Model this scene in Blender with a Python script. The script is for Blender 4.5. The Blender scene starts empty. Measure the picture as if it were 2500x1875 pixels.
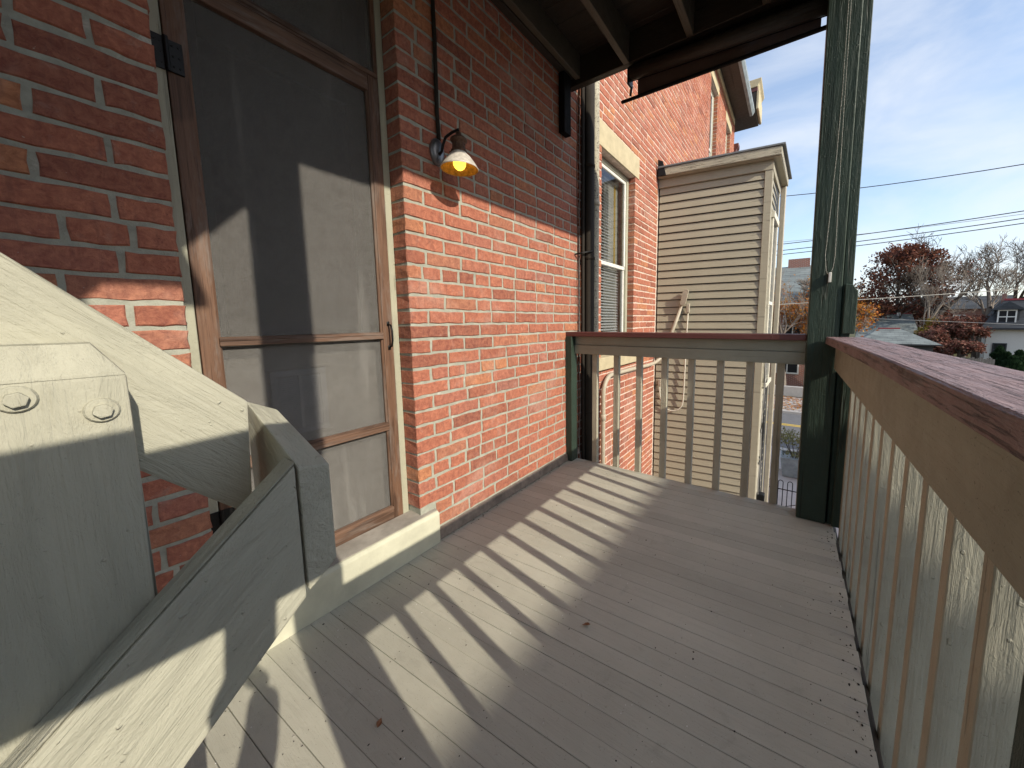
import bpy, bmesh, math, random
from mathutils import Vector, Matrix, noise as mnoise
rad = math.radians
SC = bpy.context.scene
COL = SC.collection

# ------------------------------------------------------------------ camera
EYE = Vector((0.0, -1.4547, 1.10))
yaw, pitch, roll = rad(33.5716), rad(-6.3824), rad(-0.4994)
fw = Vector((math.cos(pitch)*math.cos(yaw), math.cos(pitch)*math.sin(yaw), math.sin(pitch)))
rt = fw.cross(Vector((0, 0, 1))).normalized(); up = rt.cross(fw)
c_, s_ = math.cos(roll), math.sin(roll)
r2, u2 = rt*c_ + up*s_, up*c_ - rt*s_
cam_d = bpy.data.cameras.new('camera'); cam = bpy.data.objects.new('camera', cam_d); COL.objects.link(cam)
mw = Matrix((r2, u2, -fw)).transposed().to_4x4(); mw.translation = EYE
cam.matrix_world = mw
cam_d.sensor_width = 36; cam_d.lens = 36*872.29/2500
cam_d.shift_x = -(1356.25-1250)/2500; cam_d.shift_y = -(937.5-882.70)/2500
cam_d.clip_start = 0.02; cam_d.clip_end = 900
SC.camera = cam

# ------------------------------------------------------------------ sky, sun, exposure
SUN_EL, SUN_AZ = rad(30.3), rad(10.2)      # azimuth measured from -Y towards -X
to_sun = Vector((-math.sin(SUN_AZ)*math.cos(SUN_EL), -math.cos(SUN_AZ)*math.cos(SUN_EL), math.sin(SUN_EL)))
w = bpy.data.worlds.new('World'); SC.world = w; w.use_nodes = True
nt = w.node_tree; nt.nodes.clear()
def wn(t, **k):
    n = nt.nodes.new(t)
    for a, b in k.items(): setattr(n, a, b)
    return n
sky = wn('ShaderNodeTexSky', sky_type='NISHITA', sun_disc=False)
sky.sun_elevation = SUN_EL; sky.sun_rotation = math.pi + SUN_AZ
sky.air_density = 1.0; sky.dust_density = 1.0; sky.ozone_density = 1.5
tc = wn('ShaderNodeTexCoord'); mp = wn('ShaderNodeMapping'); mp.inputs['Scale'].default_value = (1.2, 3.2, 7.0)
mp.inputs['Rotation'].default_value = (0.25, 0.1, 0.5)
nz = wn('ShaderNodeTexNoise'); nz.inputs['Scale'].default_value = 1.1; nz.inputs['Detail'].default_value = 9; nz.inputs['Roughness'].default_value = 0.55
nz.inputs['Distortion'].default_value = 0.4
rmp = wn('ShaderNodeValToRGB'); rmp.color_ramp.elements[0].position = 0.36; rmp.color_ramp.elements[1].position = 0.72
rmp.color_ramp.elements[0].color = (0.16, 0.16, 0.16, 1); rmp.color_ramp.elements[1].color = (0.82, 0.82, 0.82, 1)
mix = wn('ShaderNodeMixRGB'); mix.inputs['Color2'].default_value = (3.55, 3.72, 4.0, 1)
bg = wn('ShaderNodeBackground'); bg.inputs['Strength'].default_value = 0.135
out = wn('ShaderNodeOutputWorld')
L = nt.links.new
L(tc.outputs['Generated'], mp.inputs['Vector']); L(mp.outputs['Vector'], nz.inputs['Vector']); L(nz.outputs['Fac'], rmp.inputs['Fac'])
L(rmp.outputs['Color'], mix.inputs['Fac']); L(sky.outputs['Color'], mix.inputs['Color1'])
L(mix.outputs['Color'], bg.inputs['Color']); L(bg.outputs['Background'], out.inputs['Surface'])
sd = bpy.data.lights.new('sun', 'SUN'); sd.energy = 2.45; sd.angle = rad(0.53); sd.color = (1.0, 0.915, 0.765)
sun = bpy.data.objects.new('sun', sd); COL.objects.link(sun)
sun.rotation_euler = (-to_sun).to_track_quat('-Z', 'Y').to_euler(); sun.location = (0, -20, 20)
VS = SC.view_settings
VS.view_transform = 'Standard'; VS.look = 'None'; VS.exposure = 1.0; VS.gamma = 1.0; VS.use_curve_mapping = False

# ------------------------------------------------------------------ material helpers
MATS = {}
class NB:
    def __init__(s, name):
        s.m = bpy.data.materials.new(name); s.m.use_nodes = True; s.t = s.m.node_tree; s.t.nodes.clear()
        s.out = s.n('ShaderNodeOutputMaterial'); MATS[name] = s.m
    def n(s, t, ins=None, **k):
        n = s.t.nodes.new(t)
        for a, b in k.items(): setattr(n, a, b)
        for a, b in (ins or {}).items():
            if isinstance(b, bpy.types.NodeSocket): s.t.links.new(b, n.inputs[a])
            else: n.inputs[a].default_value = b
        return n
    def coords(s, scale=(1, 1, 1), kind='Object', rot=(0, 0, 0)):
        tc = s.n('ShaderNodeTexCoord')
        v = tc.outputs[kind]
        if any(rot): v = s.n('ShaderNodeMapping', {'Vector': v, 'Rotation': rot}).outputs['Vector']
        return s.n('ShaderNodeMapping', {'Vector': v, 'Scale': scale}).outputs['Vector']
    def noise(s, vec, scale=5, detail=5, rough=.55, dist=0.):
        return s.n('ShaderNodeTexNoise', {'Vector': vec, 'Scale': scale, 'Detail': detail, 'Roughness': rough, 'Distortion': dist}).outputs['Fac']
    def ramp(s, fac, stops):
        r = s.n('ShaderNodeValToRGB', {'Fac': fac}); e = r.color_ramp.elements
        while len(e) < len(stops): e.new(.5)
        for i, (p, c) in enumerate(stops):
            e[i].position = p; e[i].color = (*c, 1) if not isinstance(c, (int, float)) else (c, c, c, 1)
        return r.outputs['Color']
    def mix(s, fac, a, b, mode='MIX'):
        n = s.n('ShaderNodeMixRGB', blend_type=mode)
        for k, v in (('Fac', fac), ('Color1', a), ('Color2', b)):
            if isinstance(v, bpy.types.NodeSocket): s.t.links.new(v, n.inputs[k])
            elif isinstance(v, (int, float)): n.inputs[k].default_value = v if k == 'Fac' else (v, v, v, 1)
            else: n.inputs[k].default_value = (*v, 1)
        return n.outputs['Color']
    def math(s, op, a, b=0.):
        n = s.n('ShaderNodeMath', operation=op)
        for i, v in enumerate((a, b)):
            if isinstance(v, bpy.types.NodeSocket): s.t.links.new(v, n.inputs[i])
            else: n.inputs[i].default_value = v
        return n.outputs['Value']
    def bump(s, h, strength=.4, dist=.003, normal=None):
        i = {'Height': h, 'Strength': strength, 'Distance': dist}
        if normal is not None: i['Normal'] = normal
        return s.n('ShaderNodeBump', i).outputs['Normal']
    def bsdf(s, col, rough=.6, normal=None, spec=.4, metal=0., **k):
        n = s.n('ShaderNodeBsdfPrincipled')
        def put(key, v):
            if isinstance(v, bpy.types.NodeSocket): s.t.links.new(v, n.inputs[key])
            elif key in ('Base Color', 'Emission Color') and len(v) == 3: n.inputs[key].default_value = (*v, 1)
            else: n.inputs[key].default_value = v
        put('Base Color', col); put('Roughness', rough); put('Specular IOR Level', spec); put('Metallic', metal)
        for a, b in k.items(): put(a, b)
        if normal is not None: s.t.links.new(normal, n.inputs['Normal'])
        s.t.links.new(n.outputs['BSDF'], s.out.inputs['Surface']); return n

def stretch(axis, a, b):
    return {'X': (a, b, b), 'Y': (b, a, b), 'Z': (b, b, a)}[axis]

def painted(name, col, axis='X', rough=.5, var=.14, grain=.5, dirt=.25, under=None, peel=.0, gs=1., spec=.35, rot=(0, 0, 0), streak=.25, crack=.35, tint=0.):
    """painted timber: brushed grain relief along an axis, blotches, knocks and specks"""
    b = NB(name); v0 = b.coords(); vg = b.coords(stretch(axis, 2.2*gs, 55*gs), rot=rot); vg2 = b.coords(stretch(axis, 5*gs, 190*gs), rot=rot)
    g = b.noise(vg, 1, 5, .6, .3); g2 = b.noise(vg2, 1, 3, .6); lump = b.noise(v0, 22, 4, .6); big = b.noise(v0, 3.1, 4, .6)
    c = b.mix(b.ramp(big, [(.3, 0.), (.7, 1.)]), [x*(1-var) for x in col], [min(1, x*(1+var)) for x in col])
    c = b.mix(b.math('MULTIPLY', b.ramp(g, [(.55, 0.), (.72, 1.)]), streak), c, [x*.62 for x in col])
    if tint: c = b.mix(1., c, b.ramp(b.n('ShaderNodeObjectInfo').outputs['Random'], [(0., 1.-tint), (1., 1.)]), 'MULTIPLY')
    sp = b.noise(v0, 260, 2, .5)
    c = b.mix(b.math('MULTIPLY', b.ramp(sp, [(.68, 0.), (.74, 1.)]), dirt), c, (.05, .04, .035))
    st = b.noise(v0, 9, 6, .7, .6)
    c = b.mix(b.math('MULTIPLY', b.ramp(st, [(.58, 0.), (.75, 1.)]), dirt*.7), c, [x*.5 for x in col])
    h = b.math('ADD', b.math('MULTIPLY', g, .6), b.math('ADD', b.math('MULTIPLY', g2, .35), b.math('MULTIPLY', lump, .25)))
    if peel > 0:
        pv = b.coords(stretch(axis, 3.5, 85), rot=rot); pn = b.noise(pv, 1.2, 7, .75, .5)
        pm = b.ramp(pn, [(.60-peel*.12, 0.), (.63-peel*.12, 1.)])
        c = b.mix(b.math('MULTIPLY', pm, .85), c, under or (.09, .07, .06))
        h = b.math('SUBTRACT', h, b.math('MULTIPLY', pm, .35))
    crn = b.noise(b.coords(stretch(axis, 1.1*gs, 34*gs), rot=rot), 1, 3, .55, .5)
    cm = b.ramp(crn, [(.650, 0.), (.675, 1.)])
    c = b.mix(b.math('MULTIPLY', cm, crack), c, [x*.22 for x in col])
    h = b.math('SUBTRACT', h, b.math('MULTIPLY', cm, .8*min(1., crack*2)))
    wp = b.noise(b.coords(stretch(axis, 9*gs, 34*gs), rot=rot), 1, 6, .75, .9); h = b.math('ADD', h, b.math('MULTIPLY', b.ramp(wp, [(.42, 0.), (.66, 1.)]), .22))
    dr = b.noise(v0, 70, 2, .4); h = b.math('ADD', h, b.math('MULTIPLY', b.ramp(dr, [(.70, 0.), (.76, 1.)]), .35))
    b.bsdf(c, b.ramp(lump, [(.3, rough-.08), (.7, rough+.12)]), b.bump(h, .9, .0055*grain), spec)
    return b.m

def brickmat(name, attr=False, lit=1.):
    b = NB(name)
    if attr: r = b.n('ShaderNodeAttribute', attribute_name='rnd').outputs['Fac']
    else: r = b.n('ShaderNodeObjectInfo').outputs['Random']
    geo = b.n('ShaderNodeNewGeometry').outputs['Position']
    base = b.ramp(r, [(0., (.25, .083, .062)), (.2, (.42, .135, .088)), (.5, (.48, .165, .105)), (.72, (.42, .15, .112)), (.9, (.54, .225, .105)), (1., (.35, .15, .125))])
    n1 = b.noise(geo, 46, 8, .72, .6); n2 = b.noise(geo, 190, 3, .6); n3 = b.noise(geo, 14, 5, .7, .5)
    c = b.mix(b.ramp(n1, [(.36, 0.), (.64, 1.)]), b.mix(.50, base, (.17, .065, .05)), b.mix(.30, base, (.66, .32, .19)))
    stv = b.n('ShaderNodeMapping', {'Vector': geo, 'Scale': (60, 60, 9)}).outputs['Vector']; st = b.noise(stv, 1, 4, .6)
    c = b.mix(b.math('MULTIPLY', b.ramp(st, [(.52, 0.), (.70, 1.)]), .40), c, (.16, .07, .06))
    c = b.mix(b.math('MULTIPLY', b.ramp(n3, [(.60, 0.), (.74, 1.)]), .35), c, (.58, .42, .35))
    c = b.mix(b.math('MULTIPLY', b.ramp(n2, [(.66, 0.), (.73, 1.)]), .45), c, (.07, .035, .03))
    gv = b.n('ShaderNodeMapping', {'Vector': geo, 'Scale': (5, 5, 1.1)}).outputs['Vector']; gr = b.noise(gv, 1, 6, .65, .6)
    c = b.mix(b.math('MULTIPLY', b.ramp(gr, [(.52, 0.), (.74, 1.)]), .28), c, (.17, .09, .07))
    pl = b.noise(geo, 2.3, 5, .65, .5); c = b.mix(b.math('MULTIPLY', b.ramp(pl, [(.56, 0.), (.70, 1.)]), .28), c, (.62, .46, .38))
    n4 = b.noise(geo, 120, 3, .6, .2)
    c = b.mix(b.math('MULTIPLY', b.ramp(n4, [(.70, 0.), (.75, 1.)]), .5), c, (.55, .45, .38))
    h = b.math('ADD', b.math('MULTIPLY', n1, .7), b.math('MULTIPLY', n2, .45))
    b.bsdf(c, .9, b.bump(h, 1., .006), .15)
    return b.m

def mortarmat(name, col):
    b = NB(name); v = b.coords()
    n1 = b.noise(v, 30, 6, .65); n2 = b.noise(v, 240, 3, .6); n3 = b.noise(v, 4, 4, .6)
    c = b.mix(b.ramp(n1, [(.3, 0.), (.7, 1.)]), [x*.78 for x in col], [min(1, x*1.15) for x in col])
    c = b.mix(b.math('MULTIPLY', b.ramp(n3, [(.5, 0.), (.7, 1.)]), .3), c, [x*.6 for x in col])
    pw = b.noise(v, 7, 6, .7, .8); c = b.mix(b.math('MULTIPLY', b.ramp(pw, [(.62, 0.), (.68, 1.)]), .5), c, (.68, .65, .58))
    h = b.math('ADD', b.math('MULTIPLY', n1, .7), b.math('MULTIPLY', n2, .3))
    b.bsdf(c, .95, b.bump(h, .9, .005), .15)
    return b.m

def stone(name, col, var=.2, scale=12, rough=.85, stain=.4, stcol=(.06, .05, .04)):
    b = NB(name); v = b.coords(); n1 = b.noise(v, scale, 7, .65); n2 = b.noise(v, scale*14, 3, .6); n3 = b.noise(v, scale*.25, 5, .6, .4)
    c = b.mix(b.ramp(n1, [(.3, 0.), (.7, 1.)]), [x*(1-var) for x in col], [min(1, x*(1+var)) for x in col])
    c = b.mix(b.math('MULTIPLY', b.ramp(n3, [(.52, 0.), (.72, 1.)]), stain), c, stcol)
    b.bsdf(c, rough, b.bump(b.math('ADD', n1, b.math('MULTIPLY', n2, .5)), .5, .003), .25)
    return b.m

def plain(name, col, rough=.5, metal=0., spec=.4, var=.1, scale=20, bump=.0015, **k):
    b = NB(name); v = b.coords(); n1 = b.noise(v, scale, 5, .6)
    c = b.mix(b.ramp(n1, [(.3, 0.), (.7, 1.)]), [x*(1-var) for x in col], [min(1, x*(1+var)) for x in col])
    b.bsdf(c, rough, b.bump(n1, .4, bump), spec, metal, **k)
    return b.m

def barewood(name, axis, c0, c1, wear=(.30, .25, .21)):
    """stained hardwood: finger-jointed grain, dark lines, weathered patches"""
    b = NB(name); v0 = b.coords()
    vg = b.coords(stretch(axis, 3.0, 70)); g = b.noise(vg, 1, 6, .65, .6)
    vg2 = b.coords(stretch(axis, 9, 320)); g2 = b.noise(vg2, 1, 3, .6)
    blk = b.noise(b.coords(stretch(axis, 3.3, 9)), 1, 1, .3)
    c = b.mix(b.ramp(g, [(.32, 0.), (.68, 1.)]), c0, c1)
    c = b.mix(b.math('MULTIPLY', b.ramp(blk, [(.40, 0.), (.44, 1.)]), .35), c, [x*1.5 for x in c1])
    c = b.mix(b.math('MULTIPLY', b.ramp(g2, [(.55, 0.), (.68, 1.)]), .55), c, (.03, .015, .01))
    wn_ = b.noise(b.coords(stretch(axis, 2, 14)), 1.6, 6, .7, .4)
    c = b.mix(b.math('MULTIPLY', b.ramp(wn_, [(.50, 0.), (.66, 1.)]), .6), c, wear)
    b.bsdf(c, .55, b.bump(b.math('ADD', g, b.math('MULTIPLY', g2, .6)), .7, .0022), .35)
    return b.m

brickmat('brick'); brickmat('brick_many', True)
mortarmat('mortar_grey', (.385, .39, .325)); mortarmat('mortar_pale', (.66, .53, .44))
CREAM = (.44, .43, .345); TAN = (.295, .297, .228); GREEN = (.030, .050, .036)
painted('stair_paint_x', CREAM, 'X', rough=.62, grain=1.1, dirt=.2, var=.06, rot=(0, rad(-46), 0), spec=.2, crack=.8)
painted('stair_paint_n', CREAM, 'X', rough=.62, grain=1.3, dirt=.2, var=.06, rot=(0, rad(42), 0), spec=.2, crack=.8)
painted('stair_paint_y', CREAM, 'Y', rough=.62, grain=1.2, dirt=.25, var=.07, rot=(rad(-36), 0, 0), spec=.2, crack=.8)
painted('stair_paint_z', CREAM, 'Z', rough=.62, grain=1.1, dirt=.2, var=.06, spec=.2, crack=.8)
painted('weathered_top', (.40, .385, .305), 'X', rough=.8, grain=2.2, dirt=.4, var=.15, rot=(0, rad(42), 0), spec=.15)
painted('tan_y', TAN, 'Y', grain=.5, dirt=.25, streak=.12, crack=.1)
painted('tan_x', TAN, 'X', grain=.5, dirt=.7, streak=.08, crack=.0)
painted('tan_z', (.42, .395, .30), 'Z', grain=1.0, streak=.12, dirt=.4, peel=.0)
painted('maroon_x', (.26, .175, .175), 'X', grain=1.6, dirt=.35, under=(.10, .06, .06), peel=.35, rough=.5)
painted('maroon_y', (.125, .045, .04), 'Y', grain=.7, dirt=.3)
painted('green_z', GREEN, 'Z', grain=1.1, dirt=.12, rough=.5, spec=.3, streak=.08, crack=.5)
painted('deck', (.47, .455, .378), 'Y', grain=.7, dirt=.55, tint=.14, streak=.14, crack=.03, rough=.62, var=.07, spec=.2)
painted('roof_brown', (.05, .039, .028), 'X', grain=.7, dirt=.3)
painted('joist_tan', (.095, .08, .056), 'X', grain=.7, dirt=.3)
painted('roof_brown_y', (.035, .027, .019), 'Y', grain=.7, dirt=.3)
painted('siding', (.37, .335, .248), 'Y', grain=.35, dirt=.35, rough=.5, var=.05)
painted('siding_x', (.37, .335, .248), 'X', grain=.35, dirt=.3, rough=.5, var=.05)
painted('trim_white', (.66, .62, .51), 'Z', grain=.5, dirt=.35)
painted('caulk_cream', (.40, .395, .30), 'Z', grain=.5, dirt=.4)
painted('black_board', (.010, .009, .008), 'Z', grain=.6, dirt=.2, rough=.8, spec=.1)
painted('peeling_cream', (.42, .385, .29), 'Y', grain=.8, dirt=.5, under=(.06, .05, .04), peel=.45)
barewood('door_wood_z', 'Z', (.045, .023, .015), (.165, .090, .055), (.23, .20, .175)); barewood('door_wood_x', 'X', (.045, .024, .016), (.16, .092, .060), (.25, .22, .195))
stone('sill_stone', (.56, .55, .425), .10, 10, .8, .25, (.20, .19, .16))
stone('sill_dirty', (.34, .31, .27), .2, 14, .9, .5, (.16, .14, .12))
stone('lintel_stone', (.50, .43, .28), .14, 9, .8, .35, (.28, .23, .15))
stone('concrete', (.40, .38, .36), .08, 6, .9, .3, (.25, .24, .23))
stone('asphalt', (.14, .14, .145), .12, 9, .9, .3, (.09, .09, .095))
stone('ground_grass', (.075, .072, .03), .35, 3, .95, .5, (.12, .08, .04))
stone('base_dirt', (.24, .20, .165), .3, 22, .9, .6, (.08, .068, .058))
plain('black_metal', (.018, .018, .018), .45, .6); plain('dark_pipe', (.030, .025, .020), .7, 0., .15)
plain('conduit_paint', (.45, .40, .31), .5, bump=.001); plain('grey_metal', (.22, .22, .23), .4, .8)
plain('rusty_brass', (.13, .075, .05), .55, .6, var=.4, scale=60); plain('enamel', (.55, .51, .45), .4, var=.25, scale=50)
plain('bulb_lit_enamel', (.42, .22, .035), .6, var=.5, scale=70)  # lamp lining: the bulb's yellow light is put into its colour
plain('vent_white', (.82, .83, .85), .4, var=.04); plain('door_white', (.72, .68, .61), .45, var=.05)
plain('cable_black', (.012, .012, .012), .6); plain('cable_grey', (.30, .29, .28), .6); plain('cable_cream', (.62, .58, .48), .6)
plain('plastic_white', (.78, .76, .68), .35); plain('slate', (.14, .15, .155), .6, var=.35, scale=4)
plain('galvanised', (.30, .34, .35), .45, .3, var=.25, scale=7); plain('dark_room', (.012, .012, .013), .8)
plain('bark', (.085, .066, .052), .9, var=.35, scale=9); plain('bark_pale', (.20, .165, .135), .9, var=.3, scale=9)
plain('frame_white', (.72, .71, .66), .5); plain('slat_white', (.70, .72, .73), .5)
plain('roof_red', (.30, .045, .05), .6); plain('house_white', (.62, .60, .56), .7, var=.06); plain('dark_trim', (.03, .032, .036), .6)
plain('yellow_paint', (.62, .42, .06), .7); plain('fence_grey', (.24, .21, .18), .9, var=.3)
plain('leaf_brown', (.22, .10, .045), .7); plain('fleck_white', (.8, .8, .78), .7); plain('fleck_dark', (.02, .017, .014), .8)
plain('curtain', (.55, .54, .48), .9, var=.2, scale=6)

def leafmat(name, stops, trans=.25):
    b = NB(name); r = b.n('ShaderNodeAttribute', attribute_name='rnd').outputs['Fac']
    c = b.ramp(r, stops)
    n = b.bsdf(c, .7, None, .2)
    t = b.n('ShaderNodeBsdfTranslucent', {'Color': c}); ms = b.n('ShaderNodeMixShader', {'Fac': trans})
    b.t.links.new(n.outputs['BSDF'], ms.inputs[1]); b.t.links.new(t.outputs['BSDF'], ms.inputs[2])
    b.t.links.new(ms.outputs['Shader'], b.out.inputs['Surface'])
leafmat('leaves_orange', [(0, (.30, .085, .02)), (.4, (.42, .15, .025)), (.75, (.50, .25, .03)), (1, (.22, .07, .03))])
leafmat('leaves_russet', [(0, (.075, .028, .02)), (.5, (.13, .045, .03)), (.85, (.20, .07, .035)), (1, (.09, .05, .03))])
leafmat('leaves_red', [(0, (.16, .05, .035)), (.5, (.20, .085, .06)), (1, (.13, .085, .06))])
leafmat('leaves_yellow', [(0, (.30, .22, .03)), (.5, (.36, .20, .03)), (1, (.15, .16, .03))])
leafmat('leaves_evergreen', [(0, (.012, .03, .012)), (.6, (.022, .05, .02)), (1, (.04, .07, .03))])
leafmat('leaves_shrub', [(0, (.16, .17, .06)), (.5, (.26, .25, .12)), (1, (.10, .11, .05))])

def screenmat():
    b = NB('insect_screen'); v = b.coords()
    n1 = b.noise(v, 5, 5, .6); n2 = b.noise(v, 330, 2, .5)
    n3 = b.noise(v, 26, 6, .7, .6); n4 = b.noise(b.coords((14, 14, 1.2)), 1, 4, .6)
    sc_ = b.mix(b.ramp(n2, [(.38, 0.), (.62, 1.)]), (.12, .116, .11), (.245, .236, .222))
    sc_ = b.mix(b.math('MULTIPLY', b.ramp(n3, [(.45, 0.), (.7, 1.)]), .4), sc_, (.10, .09, .082))
    sc_ = b.mix(b.math('MULTIPLY', b.ramp(n4, [(.58, 0.), (.68, 1.)]), .3), sc_, (.34, .33, .31))
    d = b.n('ShaderNodeBsdfDiffuse', {'Color': sc_})
    t = b.n('ShaderNodeBsdfTransparent', {'Color': (.97, .97, .97, 1)})
    m = b.n('ShaderNodeMixShader', {'Fac': b.ramp(n1, [(.3, .46), (.7, .54)])})
    b.t.links.new(t.outputs['BSDF'], m.inputs[1]); b.t.links.new(d.outputs['BSDF'], m.inputs[2]); b.t.links.new(m.outputs['Shader'], b.out.inputs['Surface'])
screenmat()
def shadefab():
    b = NB('shade_fabric'); v = b.coords((1, 160, 40)); n1 = b.noise(v, 1, 3, .5)
    d = b.n('ShaderNodeBsdfDiffuse', {'Color': (.09, .062, .05, 1)}); t = b.n('ShaderNodeBsdfTransparent')
    m = b.n('ShaderNodeMixShader', {'Fac': b.ramp(n1, [(.4, .93), (.6, .99)])})
    b.t.links.new(t.outputs['BSDF'], m.inputs[1]); b.t.links.new(d.outputs['BSDF'], m.inputs[2]); b.t.links.new(m.outputs['Shader'], b.out.inputs['Surface'])
shadefab()
def glassmat(name, tint=.75, wav=.0):
    b = NB(name); fr = b.n('ShaderNodeFresnel', {'IOR': 1.5}).outputs['Fac']
    nrm = None
    gl = b.n('ShaderNodeBsdfGlossy', {'Color': (.95, .97, 1, 1), 'Roughness': .015})
    t = b.n('ShaderNodeBsdfTransparent', {'Color': (tint, tint*1.01, tint*1.01, 1)})
    bf = b.n('ShaderNodeNewGeometry').outputs['Backfacing']
    m = b.n('ShaderNodeMixShader', {'Fac': b.math('MULTIPLY', b.math('MULTIPLY', fr, 1.1), b.math('SUBTRACT', 1., bf))})
    b.t.links.new(t.outputs['BSDF'], m.inputs[1]); b.t.links.new(gl.outputs['BSDF'], m.inputs[2]); b.t.links.new(m.outputs['Shader'], b.out.inputs['Surface'])
glassmat('glass')
def bulbmat():
    b = NB('bulb_glow'); b.bsdf((.9, .8, .4), .3, **{'Emission Color': (1., .66, .06), 'Emission Strength': 1.25})
bulbmat()
def facade(name, c1, c2, mort, scale=1.):
    b = NB(name); v = b.coords((1, 1, 1)); vy = b.n('ShaderNodeSeparateXYZ', {'Vector': v})
    cx = b.n('ShaderNodeCombineXYZ', {'X': b.math('ADD', vy.outputs['X'], vy.outputs['Y']), 'Y': vy.outputs['Z']})
    t = b.n('ShaderNodeTexBrick', {'Vector': cx.outputs['Vector'], 'Color1': (*c1, 1), 'Color2': (*c2, 1), 'Mortar': (*mort, 1), 'Scale': 1.0, 'Mortar Size': .012, 'Brick Width': .22, 'Row Height': .072})
    b.bsdf(t.outputs['Color'], .9, None, .2)
facade('far_brick', (.27, .085, .055), (.19, .065, .05), (.36, .29, .25))
def shingle(name, c1, c2, gap=(.05, .055, .06)):
    b = NB(name); v = b.coords(); s = b.n('ShaderNodeSeparateXYZ', {'Vector': v})
    cx = b.n('ShaderNodeCombineXYZ', {'X': s.outputs['Y'], 'Y': s.outputs['Z']})
    t = b.n('ShaderNodeTexBrick', {'Vector': cx.outputs['Vector'], 'Color1': (*c1, 1), 'Color2': (*c2, 1), 'Mortar': (*gap, 1), 'Scale': 1.0, 'Mortar Size': .012, 'Brick Width': .55, 'Row Height': .16})
    n1 = b.noise(b.coords((1, .5, 3)), 1.5, 5, .6)
    b.bsdf(b.mix(b.math('MULTIPLY', b.ramp(n1, [(.35, 0.), (.65, 1.)]), .6), t.outputs['Color'], [x*1.5 for x in c1]), .7, None, .3)
shingle('shingle_grey', (.17, .19, .185), (.11, .125, .125)); shingle('shingle_black', (.05, .054, .06), (.03, .034, .04), (.02, .02, .02))

# ------------------------------------------------------------------ object helpers
def setp(o, label=None, cat=None, group=None, kind=None):
    if label: o['label'] = label
    if cat: o['category'] = cat
    if group: o['group'] = group
    if kind: o['kind'] = kind
    return o
def thing(name, label, cat, loc=(0, 0, 0), rotz=0., group=None):
    o = bpy.data.objects.new(name, None); COL.objects.link(o); o.location = loc; o.rotation_euler = (0, 0, rotz)
    o.empty_display_size = .05
    return setp(o, label, cat, group)
def link(name, me, mat=None, parent=None):
    o = bpy.data.objects.new(name, me); COL.objects.link(o)
    if mat is not None and len(me.materials) == 0: me.materials.append(MATS[mat])
    if parent is not None:
        o.parent = parent
        if parent.type == 'EMPTY':
            if 'local_z' in parent: o.matrix_parent_inverse = Matrix.Translation((0, 0, -parent.location.z))
            else: o.matrix_parent_inverse = Matrix.Translation(-parent.location)
    return o
def bm_obj(name, bm, mat, parent=None, smooth=False):
    bmesh.ops.recalc_face_normals(bm, faces=bm.faces)
    me = bpy.data.meshes.new(name); bm.to_mesh(me); bm.free()
    if smooth: me.polygons.foreach_set('use_smooth', [True]*len(me.polygons))
    return link(name, me, mat, parent)
def bm_prism(bm, pts, off, bev=0., seg=1):
    """pts: closed list of 3D points (planar), off: extrusion vector"""
    v0 = [bm.verts.new(p) for p in pts]; v1 = [bm.verts.new(Vector(p)+Vector(off)) for p in pts]
    n = len(pts); fs = [bm.faces.new(v0), bm.faces.new(v1[::-1])]
    for i in range(n): fs.append(bm.faces.new((v0[i], v1[i], v1[(i+1) % n], v0[(i+1) % n])))
    if bev > 0:
        es = list({e for f in fs for e in f.edges})
        bmesh.ops.bevel(bm, geom=es, offset=bev, segments=seg, affect='EDGES', profile=.6)
    return bm
def prism(name, pts, off, mat, parent=None, bev=.0025, seg=1):
    return bm_obj(name, bm_prism(bmesh.new(), pts, off, bev, seg), mat, parent)
def bm_box(bm, x0, x1, y0, y1, z0, z1, bev=0., seg=1):
    return bm_prism(bm, [(x0, y0, z0), (x1, y0, z0), (x1, y1, z0), (x0, y1, z0)], (0, 0, z1-z0), bev, seg)
def box(name, x0, x1, y0, y1, z0, z1, mat, parent=None, bev=.002, seg=1):
    return bm_obj(name, bm_box(bmesh.new(), x0, x1, y0, y1, z0, z1, bev, seg), mat, parent)
def bm_tube(bm, pts, r, n=8, cap=True):
    pts = [Vector(p) for p in pts]; rs = r if isinstance(r, (list, tuple)) else [r]*len(pts)
    rings = []; prev = None
    for i, p in enumerate(pts):
        t = (pts[min(i+1, len(pts)-1)]-pts[max(i-1, 0)]).normalized()
        a = prev - t*prev.dot(t) if prev is not None else t.orthogonal()
        if a.length < 1e-6: a = t.orthogonal()
        a.normalize(); prev = a; b = t.cross(a)
        rings.append([bm.verts.new(p+(a*math.cos(2*math.pi*k/n)+b*math.sin(2*math.pi*k/n))*rs[i]) for k in range(n)])
    for A, B in zip(rings, rings[1:]):
        for k in range(n): bm.faces.new((A[k], A[(k+1) % n], B[(k+1) % n], B[k]))
    if cap and n > 2:
        bm.faces.new(rings[0][::-1]); bm.faces.new(rings[-1])
    return bm
def tube(name, pts, r, mat, parent=None, n=8, smooth=True):
    return bm_obj(name, bm_tube(bmesh.new(), pts, r, n), mat, parent, smooth)
def bm_lathe(bm, prof, org, axis=(0, 0, 1), n=24):
    ax = Vector(axis).normalized(); a = ax.orthogonal().normalized(); b = ax.cross(a); org = Vector(org); rings = []
    for r, h in prof:
        rings.append([bm.verts.new(org+ax*h+(a*math.cos(2*math.pi*k/n)+b*math.sin(2*math.pi*k/n))*max(r, 1e-4)) for k in range(n)])
    for A, B in zip(rings, rings[1:]):
        for k in range(n): bm.faces.new((A[k], A[(k+1) % n], B[(k+1) % n], B[k]))
    return bm
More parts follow.
